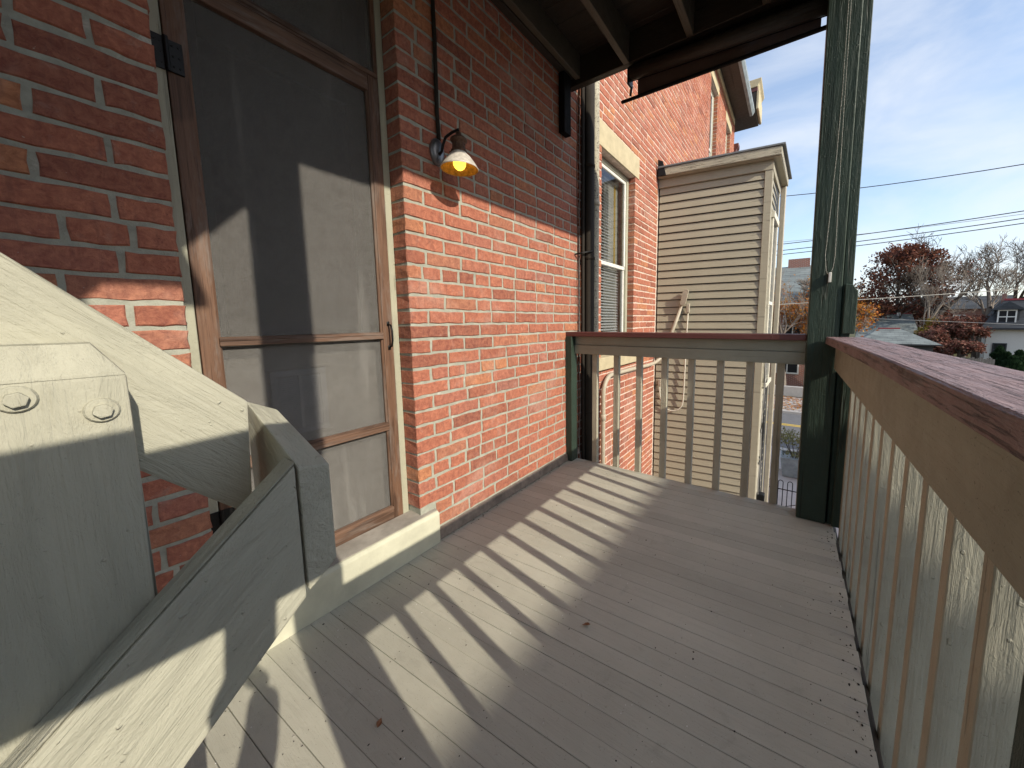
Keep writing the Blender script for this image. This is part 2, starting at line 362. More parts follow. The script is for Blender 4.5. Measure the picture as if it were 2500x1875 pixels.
def lathe(name, prof, org, mat, parent=None, axis=(0, 0, 1), n=24):
    return bm_obj(name, bm_lathe(bmesh.new(), prof, org, axis, n), mat, parent, True)
def arc(c, r, a0, a1, n, u, v):
    c, u, v = Vector(c), Vector(u), Vector(v)
    return [c+(u*math.cos(a0+(a1-a0)*i/n)+v*math.sin(a0+(a1-a0)*i/n))*r for i in range(n+1)]
def cluster(name, verts, faces, mat, parent=None, rnd=None, kind=None):
    me = bpy.data.meshes.new(name); me.from_pydata(verts, [], faces); me.update()
    if rnd is not None:
        at = me.attributes.new('rnd', 'FLOAT', 'FACE'); at.data.foreach_set('value', rnd)
    o = link(name, me, mat, parent)
    if kind: o['kind'] = kind
    return o

def px(P):
    d = Vector(P)-EYE; z = d.dot(fw)
    if z < .02: return None
    return 1356.25+872.29*d.dot(r2)/z, 882.7-872.29*d.dot(u2)/z, z
def seen_size(P, size):
    q = px(P)
    if q is None or not (-120 < q[0] < 2620 and -120 < q[1] < 1995): return 0.
    return size/q[2]

# ------------------------------------------------------------------ brickwork
CH = .0687; Z0 = .06; BH = .0565
def brick_mesh(length, seed, depth=.10, low=False):
    """front face in the XZ plane at y=0, uneven arris, body goes to +y"""
    R = random.Random(seed); L2, H2 = length/2, BH/2
    per = []
    if low: per = [(-L2, -H2), (L2, -H2), (L2, H2), (-L2, H2)]
    else:
        nx = 4
        per += [(-L2+length*i/nx, -H2) for i in range(nx)] + [(L2, -H2), (L2, 0)] + [(L2-length*i/nx, H2) for i in range(nx)] + [(-L2, H2), (-L2, 0)]
    n = len(per); V = []
    j = .0027 if not low else .001
    for (x, z) in per: V.append((x+R.uniform(-j, j), depth, z+R.uniform(-j, j)))
    jj = [(R.uniform(-j, j), R.uniform(-j, j)) for _ in per]
    for (x, z), (a, b) in zip(per, jj): V.append((x+a, .0035+R.uniform(0, .001), z+b))
    for (x, z), (a, b) in zip(per, jj):
        k = R.uniform(.0022, .0045)
        V.append((x+a-math.copysign(k, x) if abs(x) > L2*.9 else x+a, R.uniform(-.0012, .0012), z+b-(math.copysign(k, z) if abs(z) > 1e-6 else 0)))
    F = []
    for i in range(n):
        i2 = (i+1) % n
        F.append((i, i2, n+i2, n+i)); F.append((n+i, n+i2, 2*n+i2, 2*n+i))
    F.append(tuple(range(2*n, 3*n)))
    return V, F
BV = {}
def brick_variant(length, R):
    key = (round(length/.012), R.randrange(6))
    if key not in BV:
        V, F = brick_mesh(key[0]*.012, hash(key) & 0xffff)
        me = bpy.data.meshes.new('brick'); me.from_pydata(V, [], F); me.update(); me.materials.append(MATS['brick']); BV[key] = me
    return BV[key], key[0]*.012
def lay(x0, x1, k0, k1, R, start_edge='L', header_every=7, holes=(), jit=.004):
    """common bond in courses k0..k1; returns (xc, zc, length)"""
    res = []
    FULL, HEAD, J = .205, .098, .0125
    for k in range(k0, k1):
        z = Z0+CH*(k+.5)
        segs = [(x0, x1)]
        for (hx0, hx1, hz0, hz1) in holes:
            if hz0 < z < hz1:
                ns = []
                for a, b in segs:
                    if hx1 <= a or hx0 >= b: ns.append((a, b)); continue
                    if a < hx0: ns.append((a, hx0))
                    if b > hx1: ns.append((hx1, b))
                segs = ns
        for a, b in segs:
            hdr = header_every and (k % header_every == 4); odd = k % 2
            ls = []; tot = b-a; pos = 0.
            first = HEAD if odd else FULL
            if hdr: first = HEAD if odd else .075
            L_ = first
            while pos < tot-.02:
                l = min(L_*(1+R.uniform(-.05, .05)), tot-pos)
                if tot-pos-l < .045: l = tot-pos
                ls.append((pos, l)); pos += l+J
                L_ = HEAD if (hdr or R.random() < .04) else FULL
            for p, l in ls:
                if start_edge == 'R': xc = b-p-l/2
                else: xc = a+p+l/2
                if l > .02: res.append((xc, z+R.uniform(-.0012, .0012), l))
    return res
def build_bricks(parent, items, stuff_name, n_single=300, seed=1):
    """items: (x, z, length, y); the largest in view become single bricks, the rest one joined mesh"""
    R = random.Random(seed)
    sc = sorted(items, key=lambda t: -seen_size((t[0], t[3], t[1]), t[2]))
    single = [t for t in sc[:n_single] if seen_size((t[0], t[3], t[1]), t[2]) > 0]
    rest = sc[len(single):]
    for (x, z, l, y) in single:
        me, ml = brick_variant(l, R)
        o = link('brick', me, None, parent)
        o.location = (x, y+R.uniform(-.0015, .0015), z); o.scale = (l/ml, 1, 1)
        o.rotation_euler = (R.uniform(-.006, .006), R.uniform(-.006, .006), R.uniform(-.004, .004))
    V, F, C = [], [], []
    for (x, z, l, y) in rest:
        v, f = brick_mesh(l, R.randrange(1 << 20), low=(x > 4.4))
        b = len(V); dy = R.uniform(-.0015, .0015); col = R.random()
        V += [(p[0]+x, p[1]+y+dy, p[2]+z) for p in v]; F += [tuple(i+b for i in q) for q in f]; C += [col]*len(f)
    if V: cluster(stuff_name, V, F, 'brick_many', parent, C, 'stuff')

# ================================================================== GROUND AND STREET
G = -3.2
def ground_sheet(name, x0, x1, y0, y1, z, mat):
    return setp(cluster(name, [(x0, y0, z), (x1, y0, z), (x1, y1, z), (x0, y1, z)], [(0, 1, 2, 3)], mat), kind='structure')
ground_sheet('ground', -300, 600, -400, 400, G, 'ground_grass')
ground_sheet('driveway', -4, 13.6, -8.0, -.9, G+.004, 'concrete')
box('pavement', 11.8, 13.9, -60, 60, G-.05, G+.02, 'concrete', bev=.004)['kind'] = 'structure'
ground_sheet('road', 13.9, 19.3, -90, 90, G-.0+.006, 'asphalt')
for i, dx in enumerate((0, .18)):
    o = ground_sheet('road_marking', 17.0+dx, 17.1+dx, -80, 80, G+.012, 'yellow_paint')
box('kerb', 19.3, 19.45, -90, 90, G-.05, G+.12, 'concrete', bev=.02)['kind'] = 'structure'
box('far_pavement', 19.46, 23.0, -90, 90, G-.05, G+.10, 'concrete', bev=.004)['kind'] = 'structure'

# ================================================================== THE HOUSE: rear wall with the door
HW = thing('brick_house', 'red brick house wall with recessed screen door and stone sill facing the porch', 'house', (.6, .2, G))
R = random.Random(7)
DX0, DX1, DTOP = .277, 1.0, 2.90          # door opening
WEND = 2.53
# masonry behind the bricks (mortar shows in the joints)
def mort(x0, x1, y0, y1, z0, z1, mat='mortar_grey', parent=HW, name='mortar_bed'):
    return box(name, x0, x1, y0, y1, z0, z1, mat, parent, bev=0)
mort(-1.6, DX0-.002, .0045, .34, G, 4.2)
mort(DX1+.003, WEND-.003, .0045, .34, G, 4.2)
mort(DX0-.002, DX1+.003, .0045, .34, DTOP, 4.2); mort(DX0-.002, DX1+.003, .05, .34, G, .02)
items = []
items += [(x, z, l, 0.) for x, z, l in lay(-1.2, DX0, 0, 42, R, 'R')]
items += [(x, z, l, 0.) for x, z, l in lay(DX1, WEND, 2, 42, R, 'L')]
items += [(x, z, l, 0.) for x, z, l in lay(1.094, WEND, 0, 2, R, 'L')]
items += [(x, z, l, 0.) for x, z, l in lay(DX0, DX1, 42, 44, R, 'L')]
items = [t for t in items if not (t[1] < .17 and t[0]+t[2]/2 > .16 and t[0] < .5)]
build_bricks(HW, items, 'distant_bricks', 300, 3)
for x, z, l in [(1.045, .13, .03)]: pass
# dirt-stained skirting along the foot of the wall
prism('wall_skirt', [(1.087, -.004, 0), (1.087, -.020, .002), (1.087, -.014, .050), (1.087, .004, .060)], (WEND-1.10, 0, 0), 'base_dirt', HW, .003)
# stone sill
prism('door_sill', [(.17, -.030, -.02), (.17, -.032, .152), (.17, -.020, .164), (.17, .16, .172), (.17, .16, -.02)], (1.085-.17, 0, 0), 'sill_stone', HW, .004, 2)
prism('sill_top', [(.172, -.016, .1655), (.172, .085, .1702), (.172, .085, .1735), (.172, -.016, .1685)], (.912, 0, 0), 'sill_dirty', HW, .0008)
# cream trim (brick mould) left and right
box('door_trim', DX0+.001, .313, .085, .165, .166, DTOP, 'caulk_cream', HW)
box('door_trim', .968, DX1-.001, .092, .165, .166, DTOP, 'caulk_cream', HW)
# screen door --------------------------------------------------------
FY0, FY1 = .088, .118
SD = prism('screen_door', [(.3625, .1085, .20), (.9195, .1085, .20), (.9195, .1085, 2.10), (.3625, .1085, 2.10)], (0, .0012, 0), 'insect_screen', HW, 0)
SD['label'] = 'grey insect mesh of the wooden screen door'
for x0, x1 in ((.3165, .3625), (.9195, .9655)):
    bm = bmesh.new(); bm_box(bm, x0, x1, FY0, FY1, .166, 2.136, .0025, 2)
    bm_obj('stile', bm, 'door_wood_z', SD)
    inx = x1 if x0 < .5 else x0
    sg = 1 if x0 < .5 else -1
    prism('glazing_bead', [(inx, FY0+.004, .235), (inx+sg*.007, FY0+.010, .235), (inx+sg*.007, FY1-.012, .235), (inx, FY1-.012, .235)], (0, 0, 1.84), 'door_wood_z', SD, 0)
for z0, z1, yy in ((.168, .232, 0.), (.606, .642, -.006), (1.029, 1.057, -.004), (2.072, 2.136, 0.)):
    bm = bmesh.new(); bm_box(bm, .3627, .9193, FY0+yy, FY1-.002, z0, z1, .003, 2)
    bm_obj('rail', bm, 'door_wood_x', SD)
    prism('rail_bead', [(.363, FY0+yy-.003, z1-.010), (.363, FY0+yy+.010, z1+.002), (.363, FY0+yy+.010, z1-.010)], (.556, 0, 0), 'door_wood_x', SD, 0)
for zc in (1.870, .447):
    bm = bmesh.new()
    bm_box(bm, .288, .3125, FY0-.0085, FY0-.004, zc-.045, zc+.045, .0008); bm_box(bm, .3215, .352, FY0-.0075, FY0-.0005, zc-.043, zc+.043, .0008)
    bm_tube(bm, [(.317, FY0-.012, zc-.046), (.317, FY0-.012, zc+.046)], .006, 10)
    for sx in (.295, .306, .330, .343):
        for sz in (-.028, 0, .028): bm_lathe(bm, [(0, .002), (.0025, .0014), (.003, 0)], (sx, FY0-.008, zc+sz), (0, -1, 0), 8)
    bm_obj('hinge', bm, 'black_metal', SD)
hp = [(.944, FY0, 1.095), (.944, FY0-.022, 1.09), (.944, FY0-.030, 1.065), (.944, FY0-.030, 1.02), (.944, FY0-.022, .995), (.944, FY0, .99)]
bm = bmesh.new(); bm_tube(bm, hp, .0042, 10)
for z in (1.097, .988): bm_box(bm, .938, .950, FY0-.004, FY0-.0005, z-.010, z+.010, .001)
bm_obj('handle', bm, 'black_metal', SD, True)
# transom over the door
TR = box('transom_frame', .3135, .9675, .090, .118, 2.139, 2.158, 'door_wood_x', HW)
for x0, x1 in ((.3135, .330), (.951, .9675)): box('transom_frame', x0, x1, .0902, .1178, 2.1585, DTOP, 'door_wood_z', HW)
prism('transom_screen', [(.330, .105, 2.158), (.951, .105, 2.158), (.951, .105, DTOP), (.330, .105, DTOP)], (0, .001, 0), 'insect_screen', HW, 0)
# the white inner door with a louvred vent
IY = .172
ID = box('inner_door', .325, .955, IY, IY+.04, .175, 1.045, 'door_white', HW, .002)
ID['label'] = 'white panelled inner door seen through the screen'
for x0, x1, z0, z1 in ((.325, .41, 1.0455, 2.10), (.87, .955, 1.0455, 2.10), (.41, .87, 2.02, 2.10)): box('door_stile', x0, x1, IY, IY+.04, z0, z1, 'dark_trim', ID, .002)  # upper stiles coloured dark to carry the shade behind the screen
prism('door_pane', [(.41, IY+.02, 1.0455), (.87, IY+.02, 1.0455), (.87, IY+.02, 2.02), (.41, IY+.02, 2.02)], (0, .004, 0), 'dark_room', ID, 0)  # opaque near-black sheet stands in for the unlit room behind the glass
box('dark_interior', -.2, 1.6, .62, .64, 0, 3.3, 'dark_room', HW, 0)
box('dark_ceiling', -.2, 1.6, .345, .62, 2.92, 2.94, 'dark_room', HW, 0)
for x0, x1 in ((.292, .318), (.962, .998)): box('inner_jamb', x0, x1, .2125, .34, .172, 2.9, 'dark_trim', HW, .001)
bm = bmesh.new(); vx0, vx1, vz0, vz1 = .51, .70, .665, .92
for a in ((vx0, vx1, vz0, vz0+.022), (vx0, vx1, vz1-.022, vz1), (vx0, vx0+.022, vz0+.0225, vz1-.0225), (vx1-.022, vx1, vz0+.0225, vz1-.0225), ((vx0+vx1)/2-.005, (vx0+vx1)/2+.005, vz0+.0225, vz1-.0225)):
    bm_box(bm, a[0], a[1], IY-.012, IY-.001, a[2], a[3], .001)
for i in range(26):
    z = vz0+.026+i*(vz1-vz0-.052)/26
    for xa, xb in ((vx0+.0225, (vx0+vx1)/2-.0055), ((vx0+vx1)/2+.0055, vx1-.0225)):
        bm_prism(bm, [(xa, IY-.011, z), (xa, IY-.0095, z-.0015), (xa, IY-.002, z+.0065), (xa, IY-.0035, z+.008)], (xb-xa, 0, 0))
bm_obj('door_vent', bm, 'vent_white', ID)
for a in ((vx0-.014, vx1+.014, vz0-.014, vz0-.004), (vx0-.014, vx1+.014, vz1+.004, vz1+.014)): box('vent_moulding', a[0], a[1], IY-.008, IY-.0005, a[2], a[3], 'door_white', ID, .001)

# ================================================================== HOUSE WING beyond the downspout
WG = thing('brick_house', 'tall red brick house wing with stone lintels and a bracketed cornice beyond the porch', 'house', (6.5, .4, G))
WX0, WX1, WTOP = 2.545, 10.2, 5.84
win = [(2.943, 3.728, .775, 2.585), (7.30, 7.96, 3.35, 5.43), (9.02, 9.60, 3.35, 5.40)]
prevx = WX0
for (a, b, z0, z1) in win:
    mort(prevx, a-.003, .0045, .34, G, 6.0, 'mortar_pale', WG)
    mort(a-.003, b+.003, .0047, .34, G, z0-.003, 'mortar_pale', WG); mort(a-.003, b+.003, .0047, .34, z1+.003, 6.0, 'mortar_pale', WG)
    prevx = b+.003
mort(prevx, WX1, .0045, .34, G, 6.0, 'mortar_pale', WG)
mort(WX1-.3, WX1+.0, .345, 9, G, 6.0, 'mortar_pale', WG)
holes = [(a, b, z0, z1) for a, b, z0, z1 in win] + [(2.80, 3.83, 2.585, 2.80), (7.2, 8.05, 5.43, 5.62), (8.9, 9.72, 5.40, 5.60), (2.79, 3.83, .655, .775), (4.46, 6.3, -9, 2.80)]
items = [(x, z, l, 0.) for x, z, l in lay(WX0, WX1, -20, 84, random.Random(11), 'L', 7, holes)]
build_bricks(WG, items, 'distant_bricks', 300, 5)
for x0, x1, z0, z1 in ((2.803, 3.827, 2.59, 2.797), (7.205, 8.045, 5.435, 5.617), (8.905, 9.715, 5.405, 5.597)):
    box('lintel', x0, x1, -.006, .10, z0, z1, 'lintel_stone', WG, .004, 2)
box('window_sill', 2.795, 3.825, -.045, .10, .660, .772, 'lintel_stone', WG, .004, 2)
for wi, (a, b, z0, z1) in enumerate(win):
    fy = .072
    wf = box('window_frame', a+.002, a+.05, fy, fy+.06, z0+.002, z1-.002, 'caulk_cream', WG, .003)
    box('frame_side', b-.05, b-.002, fy, fy+.06, z0+.002, z1-.002, 'caulk_cream', wf, .003)
    box('frame_head', a+.051, b-.051, fy+.001, fy+.06, z1-.045, z1-.003, 'caulk_cream', wf, .003)
    box('frame_foot', a+.051, b-.051, fy+.001, fy+.06, z0+.003, z0+.035, 'caulk_cream', wf, .003)
    zm = 1.655 if wi == 0 else (z0+z1)/2
    ss = box('sash', a+.052, b-.052, fy+.014, fy+.04, zm-.018, zm+.018, 'frame_white', WG, .003)
    for x0, x1 in ((a+.052, a+.082), (b-.082, b-.052)):
        box('sash_side', x0, x1, fy+.010, fy+.034, zm+.0185, z1-.046, 'frame_white', ss, .002)
        box('sash_side', x0, x1, fy+.022, fy+.048, z0+.036, zm-.0185, 'frame_white', ss, .002)
    box('sash_head', a+.083, b-.083, fy+.011, fy+.034, z1-.075, z1-.046, 'frame_white', ss, .002)
    prism('pane', [(a+.082, fy+.022, zm+.018), (b-.082, fy+.022, zm+.018), (b-.082, fy+.022, z1-.07), (a+.082, fy+.022, z1-.07)], (0, .003, 0), 'glass', WG, 0)
    prism('pane', [(a+.082, fy+.034, z0+.036), (b-.082, fy+.034, z0+.036), (b-.082, fy+.034, zm-.018), (a+.082, fy+.034, zm-.018)], (0, .003, 0), 'glass', WG, 0)
    box('dark_room', a, b, .36, .37, z0, z1, 'dark_room', WG, 0)
    if wi == 0:
        bm = bmesh.new(); n = 58
        for i in range(n):
            z = z0+.06+i*(z1-z0-.15)/n
            bm_prism(bm, [(a+.09, .128, z), (a+.09, .130, z-.001), (a+.09, .146, z+.014), (a+.09, .144, z+.015)], (.40 if z > zm else .58, 0, 0))
        o = bm_obj('blind_slats', bm, 'slat_white', WG); o['label'] = 'half drawn white slatted window blind'
        box('curtain', a+.40, b-.06, .17, .18, z0+.05, z1-.06, 'curtain', WG, .004)
        box('yellow_batten', b-.16, b-.125, .165, .175, zm, z1-.09, 'yellow_paint', WG, .002)
# cornice, gutter and bracket boxes
prism('soffit', [(6.0, -.001, 5.845), (6.0, -.34, 5.845), (6.0, -.34, 5.875), (6.0, -.001, 5.875)], (3.96, 0, 0), 'roof_brown', WG, .003)
prism('frieze', [(6.0, -.003, 5.72), (6.0, -.035, 5.72), (6.0, -.035, 5.843), (6.0, -.003, 5.843)], (3.95, 0, 0), 'lintel_stone', WG, .003)
prism('gutter', [(6.0, -.345, 5.80), (6.0, -.40, 5.80), (6.0, -.44, 5.86), (6.0, -.44, 5.93), (6.0, -.345, 5.93)], (3.94, 0, 0), 'galvanised', WG, .004)
box('roof_edge', 5.9, 10.1, -.34, .9, 5.94, 6.05, 'slate', WG, .01)
bm = bmesh.new(); bm_box(bm, 9.95, 10.75, -.46, .2, 5.90, 6.40, .01)
bm_obj('cornice_box', bm, 'roof_brown', WG)
prism('cornice_moulding', [(9.92, -.475, 6.405), (9.92, -.50, 6.45), (9.92, -.50, 6.48), (9.92, -.55, 6.54), (9.92, -.55, 6.575), (9.92, .2, 6.575), (9.92, .2, 6.405)], (.9, 0, 0), 'lintel_stone', WG, .008)
box('cornice_band', 9.935, 10.77, -.48, .2, 6.32, 6.40, 'maroon_y', WG, .004)
box('cornice_side', 9.935, 10.77, -.52, -.465, 5.93, 6.318, 'lintel_stone', WG, .01)
pp_ = box('parapet', 9.5, 10.5, .04, .9, 6.06, 7.35, 'far_brick', WG, .003)
box('parapet_cap', 9.44, 10.56, -.02, .96, 7.355, 7.45, 'lintel_stone', pp_, .01)
prism('belt_cornice', [(10.203, .3, 5.16), (10.203, -.02, 5.16), (10.203, -.06, 5.28), (10.203, -.10, 5.32), (10.203, -.10, 5.40), (10.203, .3, 5.40)], (.22, 0, 0), 'maroon_y', WG, .006)

# ================================================================== CLAPBOARD BAY
BY = thing('clapboard_bay', 'tan clapboard sided bay with peeling eave board projecting from the brick house', 'building extension', (4.51, 0, G), rad(7))
BY['local_z'] = 1
EXP = .0894; SW, BD = 1.118, .92
prism('sheathing', [(.014, -.02, G), (BD, -.02, G), (BD-.03, -SW-.05-.165, G), (.014, -SW-.05, G)], (0, 0, 2.80-G), 'dark_trim', BY, 0)  # dark colour puts the shadow of the clapboard slots into the sheathing
SWING = Matrix.Translation((0, -SW-.06, 0)) @ Matrix.Rotation(rad(-9.3), 4, 'Z') @ Matrix.Translation((0, SW+.06, 0))
def swing(o): o.matrix_basis = SWING; return o
nb = 0; z = 2.6895-EXP; me_cache = None
while z > -3.15:
    if me_cache is None:
        bm = bmesh.new(); bm_prism(bm, [(-.020, -.012, .0095), (.010, -.012, .012), (.012, -.012, EXP+.001), (-.006, -.012, EXP)], (0, -(SW-.012), 0), .0012)
        bmesh.ops.recalc_face_normals(bm, faces=bm.faces)
        me_cache = bpy.data.meshes.new('clapboard'); bm.to_mesh(me_cache); bm.free(); me_cache.materials.append(MATS['siding'])
        bm = bmesh.new(); bm_prism(bm, [(.07, -SW-.066, .009), (.07, -SW-.046, .009), (.07, -SW-.04, EXP), (.07, -SW-.054, EXP)], (BD-.14, 0, 0), .0012)
        bmesh.ops.recalc_face_normals(bm, faces=bm.faces)
        me_side = bpy.data.meshes.new('clapboard'); bm.to_mesh(me_side); bm.free(); me_side.materials.append(MATS['siding_x'])
    o = link('clapboard', me_cache, None, BY); o.location = (random.Random(nb).uniform(-.001, .001), 0, z)
    o = link('clapboard', me_side, None, BY); o.matrix_basis = SWING @ Matrix.Translation((0, 0, z))
    z -= EXP; nb += 1
box('corner_board', -.026, .010, -SW-.072, -SW, G, 2.69, 'siding', BY, .002)
swing(box('corner_board', .011, .085, -SW-.074, -SW-.052, G, 2.689, 'siding_x', BY, .002))
swing(box('corner_board', BD-.08, BD, -SW-.074, -SW-.052, G, 2.689, 'siding_x', BY, .002))
box('frieze_board', -.032, .010, -SW-.078, -.003, 2.692, 2.79, 'siding', BY, .002)
swing(prism('frieze_board', [(.011, -SW-.080, 2.69), (.011, -SW-.055, 2.69), (.011, -SW-.055, 2.79), (.011, -SW-.080, 2.79)], (BD, 0, 0), 'siding_x', BY, .002))
prism('soffit', [(-.095, -.002, 2.792), (BD+.08, -.002, 2.792), (BD+.05, -SW-.13-.185, 2.792), (-.095, -SW-.13, 2.792)], (0, 0, .018), 'siding', BY, .002)
box('eave_board', -.118, -.096, -SW-.135, -.002, 2.800, 2.885, 'peeling_cream', BY, .004, 2)
swing(box('eave_board', -.095, BD+.08, -SW-.155, -SW-.132, 2.80, 2.884, 'peeling_cream', BY, .004, 2))
prism('bay_roof', [(-.13, 0, 2.887), (BD+.12, 0, 2.887), (BD+.09, -SW-.17-.185, 2.887), (-.13, -SW-.165, 2.887)], (0, 0, .02), 'slate', BY, .003)
for z0, z1 in ((.35, 2.25),):
    wf = swing(box('window_frame', .22, .28, -SW-.085, -SW-.055, z0, z1, 'trim_white', BY, .003))
    box('frame_side', .70, .76, -SW-.085, -SW-.055, z0, z1, 'trim_white', wf, .003)
    box('frame_head', .20, .78, -SW-.098, -SW-.055, z1+.001, z1+.07, 'trim_white', wf, .003)
    box('frame_foot', .20, .78, -SW-.11, -SW-.055, z0-.05, z0-.001, 'trim_white', wf, .003)
    swing(box('sash', .281, .699, -SW-.078, -SW-.056, (z0+z1)/2-.02, (z0+z1)/2+.02, 'frame_white', BY, .002))
    swing(prism('pane', [(.281, -SW-.066, z0), (.699, -SW-.066, z0), (.699, -SW-.066, z1), (.281, -SW-.066, z1)], (0, .003, 0), 'glass', BY, 0))
swing(box('white_panel', .088, .20, -SW-.076, -SW-.056, -3.1, .28, 'trim_white', BY, .002))
swing(box('downspout', BD+.02, BD+.08, -SW-.14, -SW-.08, G, 2.79, 'conduit_paint', BY, .008))
prism('flashing', [(-.12, -.002, 2.80), (-.12, -.10, 2.80), (-.12, -.06, 2.96), (-.12, -.002, 2.99)], (.02, 0, 0), 'black_metal', BY, .002)

# ================================================================== PORCH FLOOR
PF = setp(bpy.data.objects.new('porch_floor', None), kind='structure'); COL.objects.link(PF); PF.location = (1, -.8, -.02)
FX0, FX1, FYO = -.14, 2.42, -1.688
def clip_poly(poly, f):
    out = []
    for i, p in enumerate(poly):
        q = poly[(i+1) % len(poly)]; a, b = f(p), f(q)
        if a >= 0: out.append(p)
        if a*b < 0: t = a/(a-b); out.append((p[0]+(q[0]-p[0])*t, p[1]+(q[1]-p[1])*t))
    return out
PW, SKEW = .0668, .05
R = random.Random(21)
i = 0; x = FX0-.1
while x < FX1+.05:
    g = R.choice((.0002, .0003, .0004, .0009)); wv = PW
    ye = FYO-R.uniform(0., .006)
    pl = [(x+g, -.003), (x+wv-g, -.003), (x+wv-g-SKEW*ye, ye), (x+g-SKEW*ye, ye)]
    pl = clip_poly(pl, lambda p: p[0]-FX0); pl = clip_poly(pl, lambda p: FX1-p[0])
    if len(pl) >= 3:
        xs = max(p[0] for p in pl)-min(p[0] for p in pl)
        if xs > .012:
            dz = R.uniform(-.0006, .0006)
            prism('plank', [(p[0], p[1], -.022+dz) for p in pl], (0, 0, .022), 'deck', PF, .0011)
    x += wv; i += 1
box('rim_joist', FX0, FX1-.004, -1.664, -1.626, -.22, -.024, 'tan_x', PF, .003)
box('gap_backing', FX0, FX1-.004, -1.7075, -1.6655, -.26, -.030, 'roof_brown', PF, .003)  # dark board added so the gap beside the floor edge looks shaded
box('end_joist', FX1-.042, FX1-.003, -1.62, -.01, -.22, -.024, 'tan_y', PF, .003)
for k in range(7): box('joist', FX0, FX1-.045, -1.45+k*.23, -1.41+k*.23, -.22, -.024, 'tan_x', PF, 0)

# ================================================================== RAILINGS AND POSTS
RF = thing('porch_railing', 'short far porch railing with maroon cap between brick wall and green corner post', 'railing', (2.4, -.75, 0))
box('cap', 2.335, 2.455, -1.518, .0, .987, 1.020, 'maroon_y', RF, .004, 2)
box('sub_rail', 2.388, 2.426, -1.517, -.052, .922, .986, 'tan_y', RF, .002)
box('apron', 2.378, 2.416, -1.518, -.050, .852, .9205, 'tan_y', RF, .002)
for k, yb in enumerate((-.205, -.382, -.556, -.736, -.912, -1.086, -1.250, -1.408)):
    o = box('baluster', 2.4215, 2.4595, yb-.02, yb+.02, -.16, .921, 'tan_z', RF, .002)
box('wall_post', 2.33, 2.415, -.056, -.002, .001, .986, 'green_z', RF, .004)
RR = thing('porch_railing', 'long side porch railing with weathered maroon cap and closely set balusters', 'railing', (1.2, -1.66, 0))
# slightly bowed weathered cap
bm = bmesh.new(); n = 16; rows = []
for i in range(n+1):
    t = i/n; X = .319+(2.304-.319)*t; bow = -.022*math.sin(math.pi*min(1, max(0, (2.304-X)/2.6)))
    yi, yo, zt = -1.597+bow, -1.752+bow*.3, 1.010+.010*(1-t)
    rows.append([bm.verts.new((X, yi, zt-.034)), bm.verts.new((X, yi-.001, zt-.003)), bm.verts.new((X, yi-.005, zt)), bm.verts.new((X, yo+.004, zt)), bm.verts.new((X, yo, zt-.004)), bm.verts.new((X, yo, zt-.034))])
for A, B in zip(rows, rows[1:]):
    for k in range(6): bm.faces.new((A[k], A[(k+1) % 6], B[(k+1) % 6], B[k]))
bm.faces.new(rows[0]); bm.faces.new(rows[-1][::-1])
bm_obj('cap', bm, 'maroon_x', RR)
prism('apron', [(.3195, -1.640, .846), (.3195, -1.671, .846), (.3195, -1.671, .984), (.3195, -1.640, .984)], (1.98, 0, 0), 'tan_x', RR, .002)
prism('sub_rail', [(.3195, -1.6725, .864), (.3195, -1.7085, .864), (.3195, -1.7085, .972), (.3195, -1.6725, .972)], (1.98, 0, 0), 'tan_x', RR, .002)
xb = .445
while xb < 2.30:
    if not (.14 < xb < .34): box('baluster', xb-.0175, xb+.0175, -1.758, -1.7095, -.20, .972, 'tan_z', RR, .002)
    xb += .151
PC = thing('porch_post', 'dark green painted timber corner post holding up the porch roof', 'post', (2.38, -1.6, 0))
prism('main_timber', [(2.312, -1.523, .001), (2.455, -1.523, .001), (2.455, -1.655, .001), (2.312, -1.655, .001)], (0, .012, 2.80), 'green_z', PC, .004)
prism('outer_board', [(2.325, -1.663, .001), (2.455, -1.663, .001), (2.455, -1.703, .001), (2.325, -1.703, .001)], (0, .024, 2.80), 'green_z', PC, .003)
box('dark_gap', 2.345, 2.44, -1.662, -1.645, .002, 2.76, 'black_board', PC, 0)  # black strip standing in for the shade between the two timbers
prism('cut_block', [(2.306, -1.660, 1.026), (2.306, -1.712, 1.026), (2.306, -1.712, 1.235), (2.306, -1.690, 1.27), (2.306, -1.660, 1.275)], (.05, 0, 0), 'green_z', PC, .003)
box('lower_board', 2.300, 2.3235, -1.72, -1.680, .003, .85, 'green_z', PC, .003)
PN = thing('porch_post', 'dark green timber post at the near end of the side railing', 'post', (.243, -1.63, 0))
box('main_timber', .168, .318, -1.712, -1.581, .001, 2.775, 'green_z', PN, .004)

# ================================================================== PORCH ROOF
RO = thing('porch_roof', 'dark underside of porch roof with exposed timber joists and end beam', 'roof', (1, -.8, 2.76))
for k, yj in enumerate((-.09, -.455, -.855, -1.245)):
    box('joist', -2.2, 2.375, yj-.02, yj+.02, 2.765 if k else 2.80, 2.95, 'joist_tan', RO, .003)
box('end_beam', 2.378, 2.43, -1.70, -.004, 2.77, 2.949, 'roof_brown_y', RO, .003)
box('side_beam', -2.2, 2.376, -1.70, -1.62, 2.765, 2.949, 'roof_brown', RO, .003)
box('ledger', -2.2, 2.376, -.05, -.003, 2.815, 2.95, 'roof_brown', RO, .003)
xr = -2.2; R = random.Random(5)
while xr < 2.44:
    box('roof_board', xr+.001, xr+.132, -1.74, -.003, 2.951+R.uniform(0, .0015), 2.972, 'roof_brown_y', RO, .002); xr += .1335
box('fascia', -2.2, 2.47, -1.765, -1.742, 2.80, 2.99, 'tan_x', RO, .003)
box('wall_bracket', 2.255, 2.345, -.050, -.003, 2.42, 2.814, 'black_board', RO, .003)

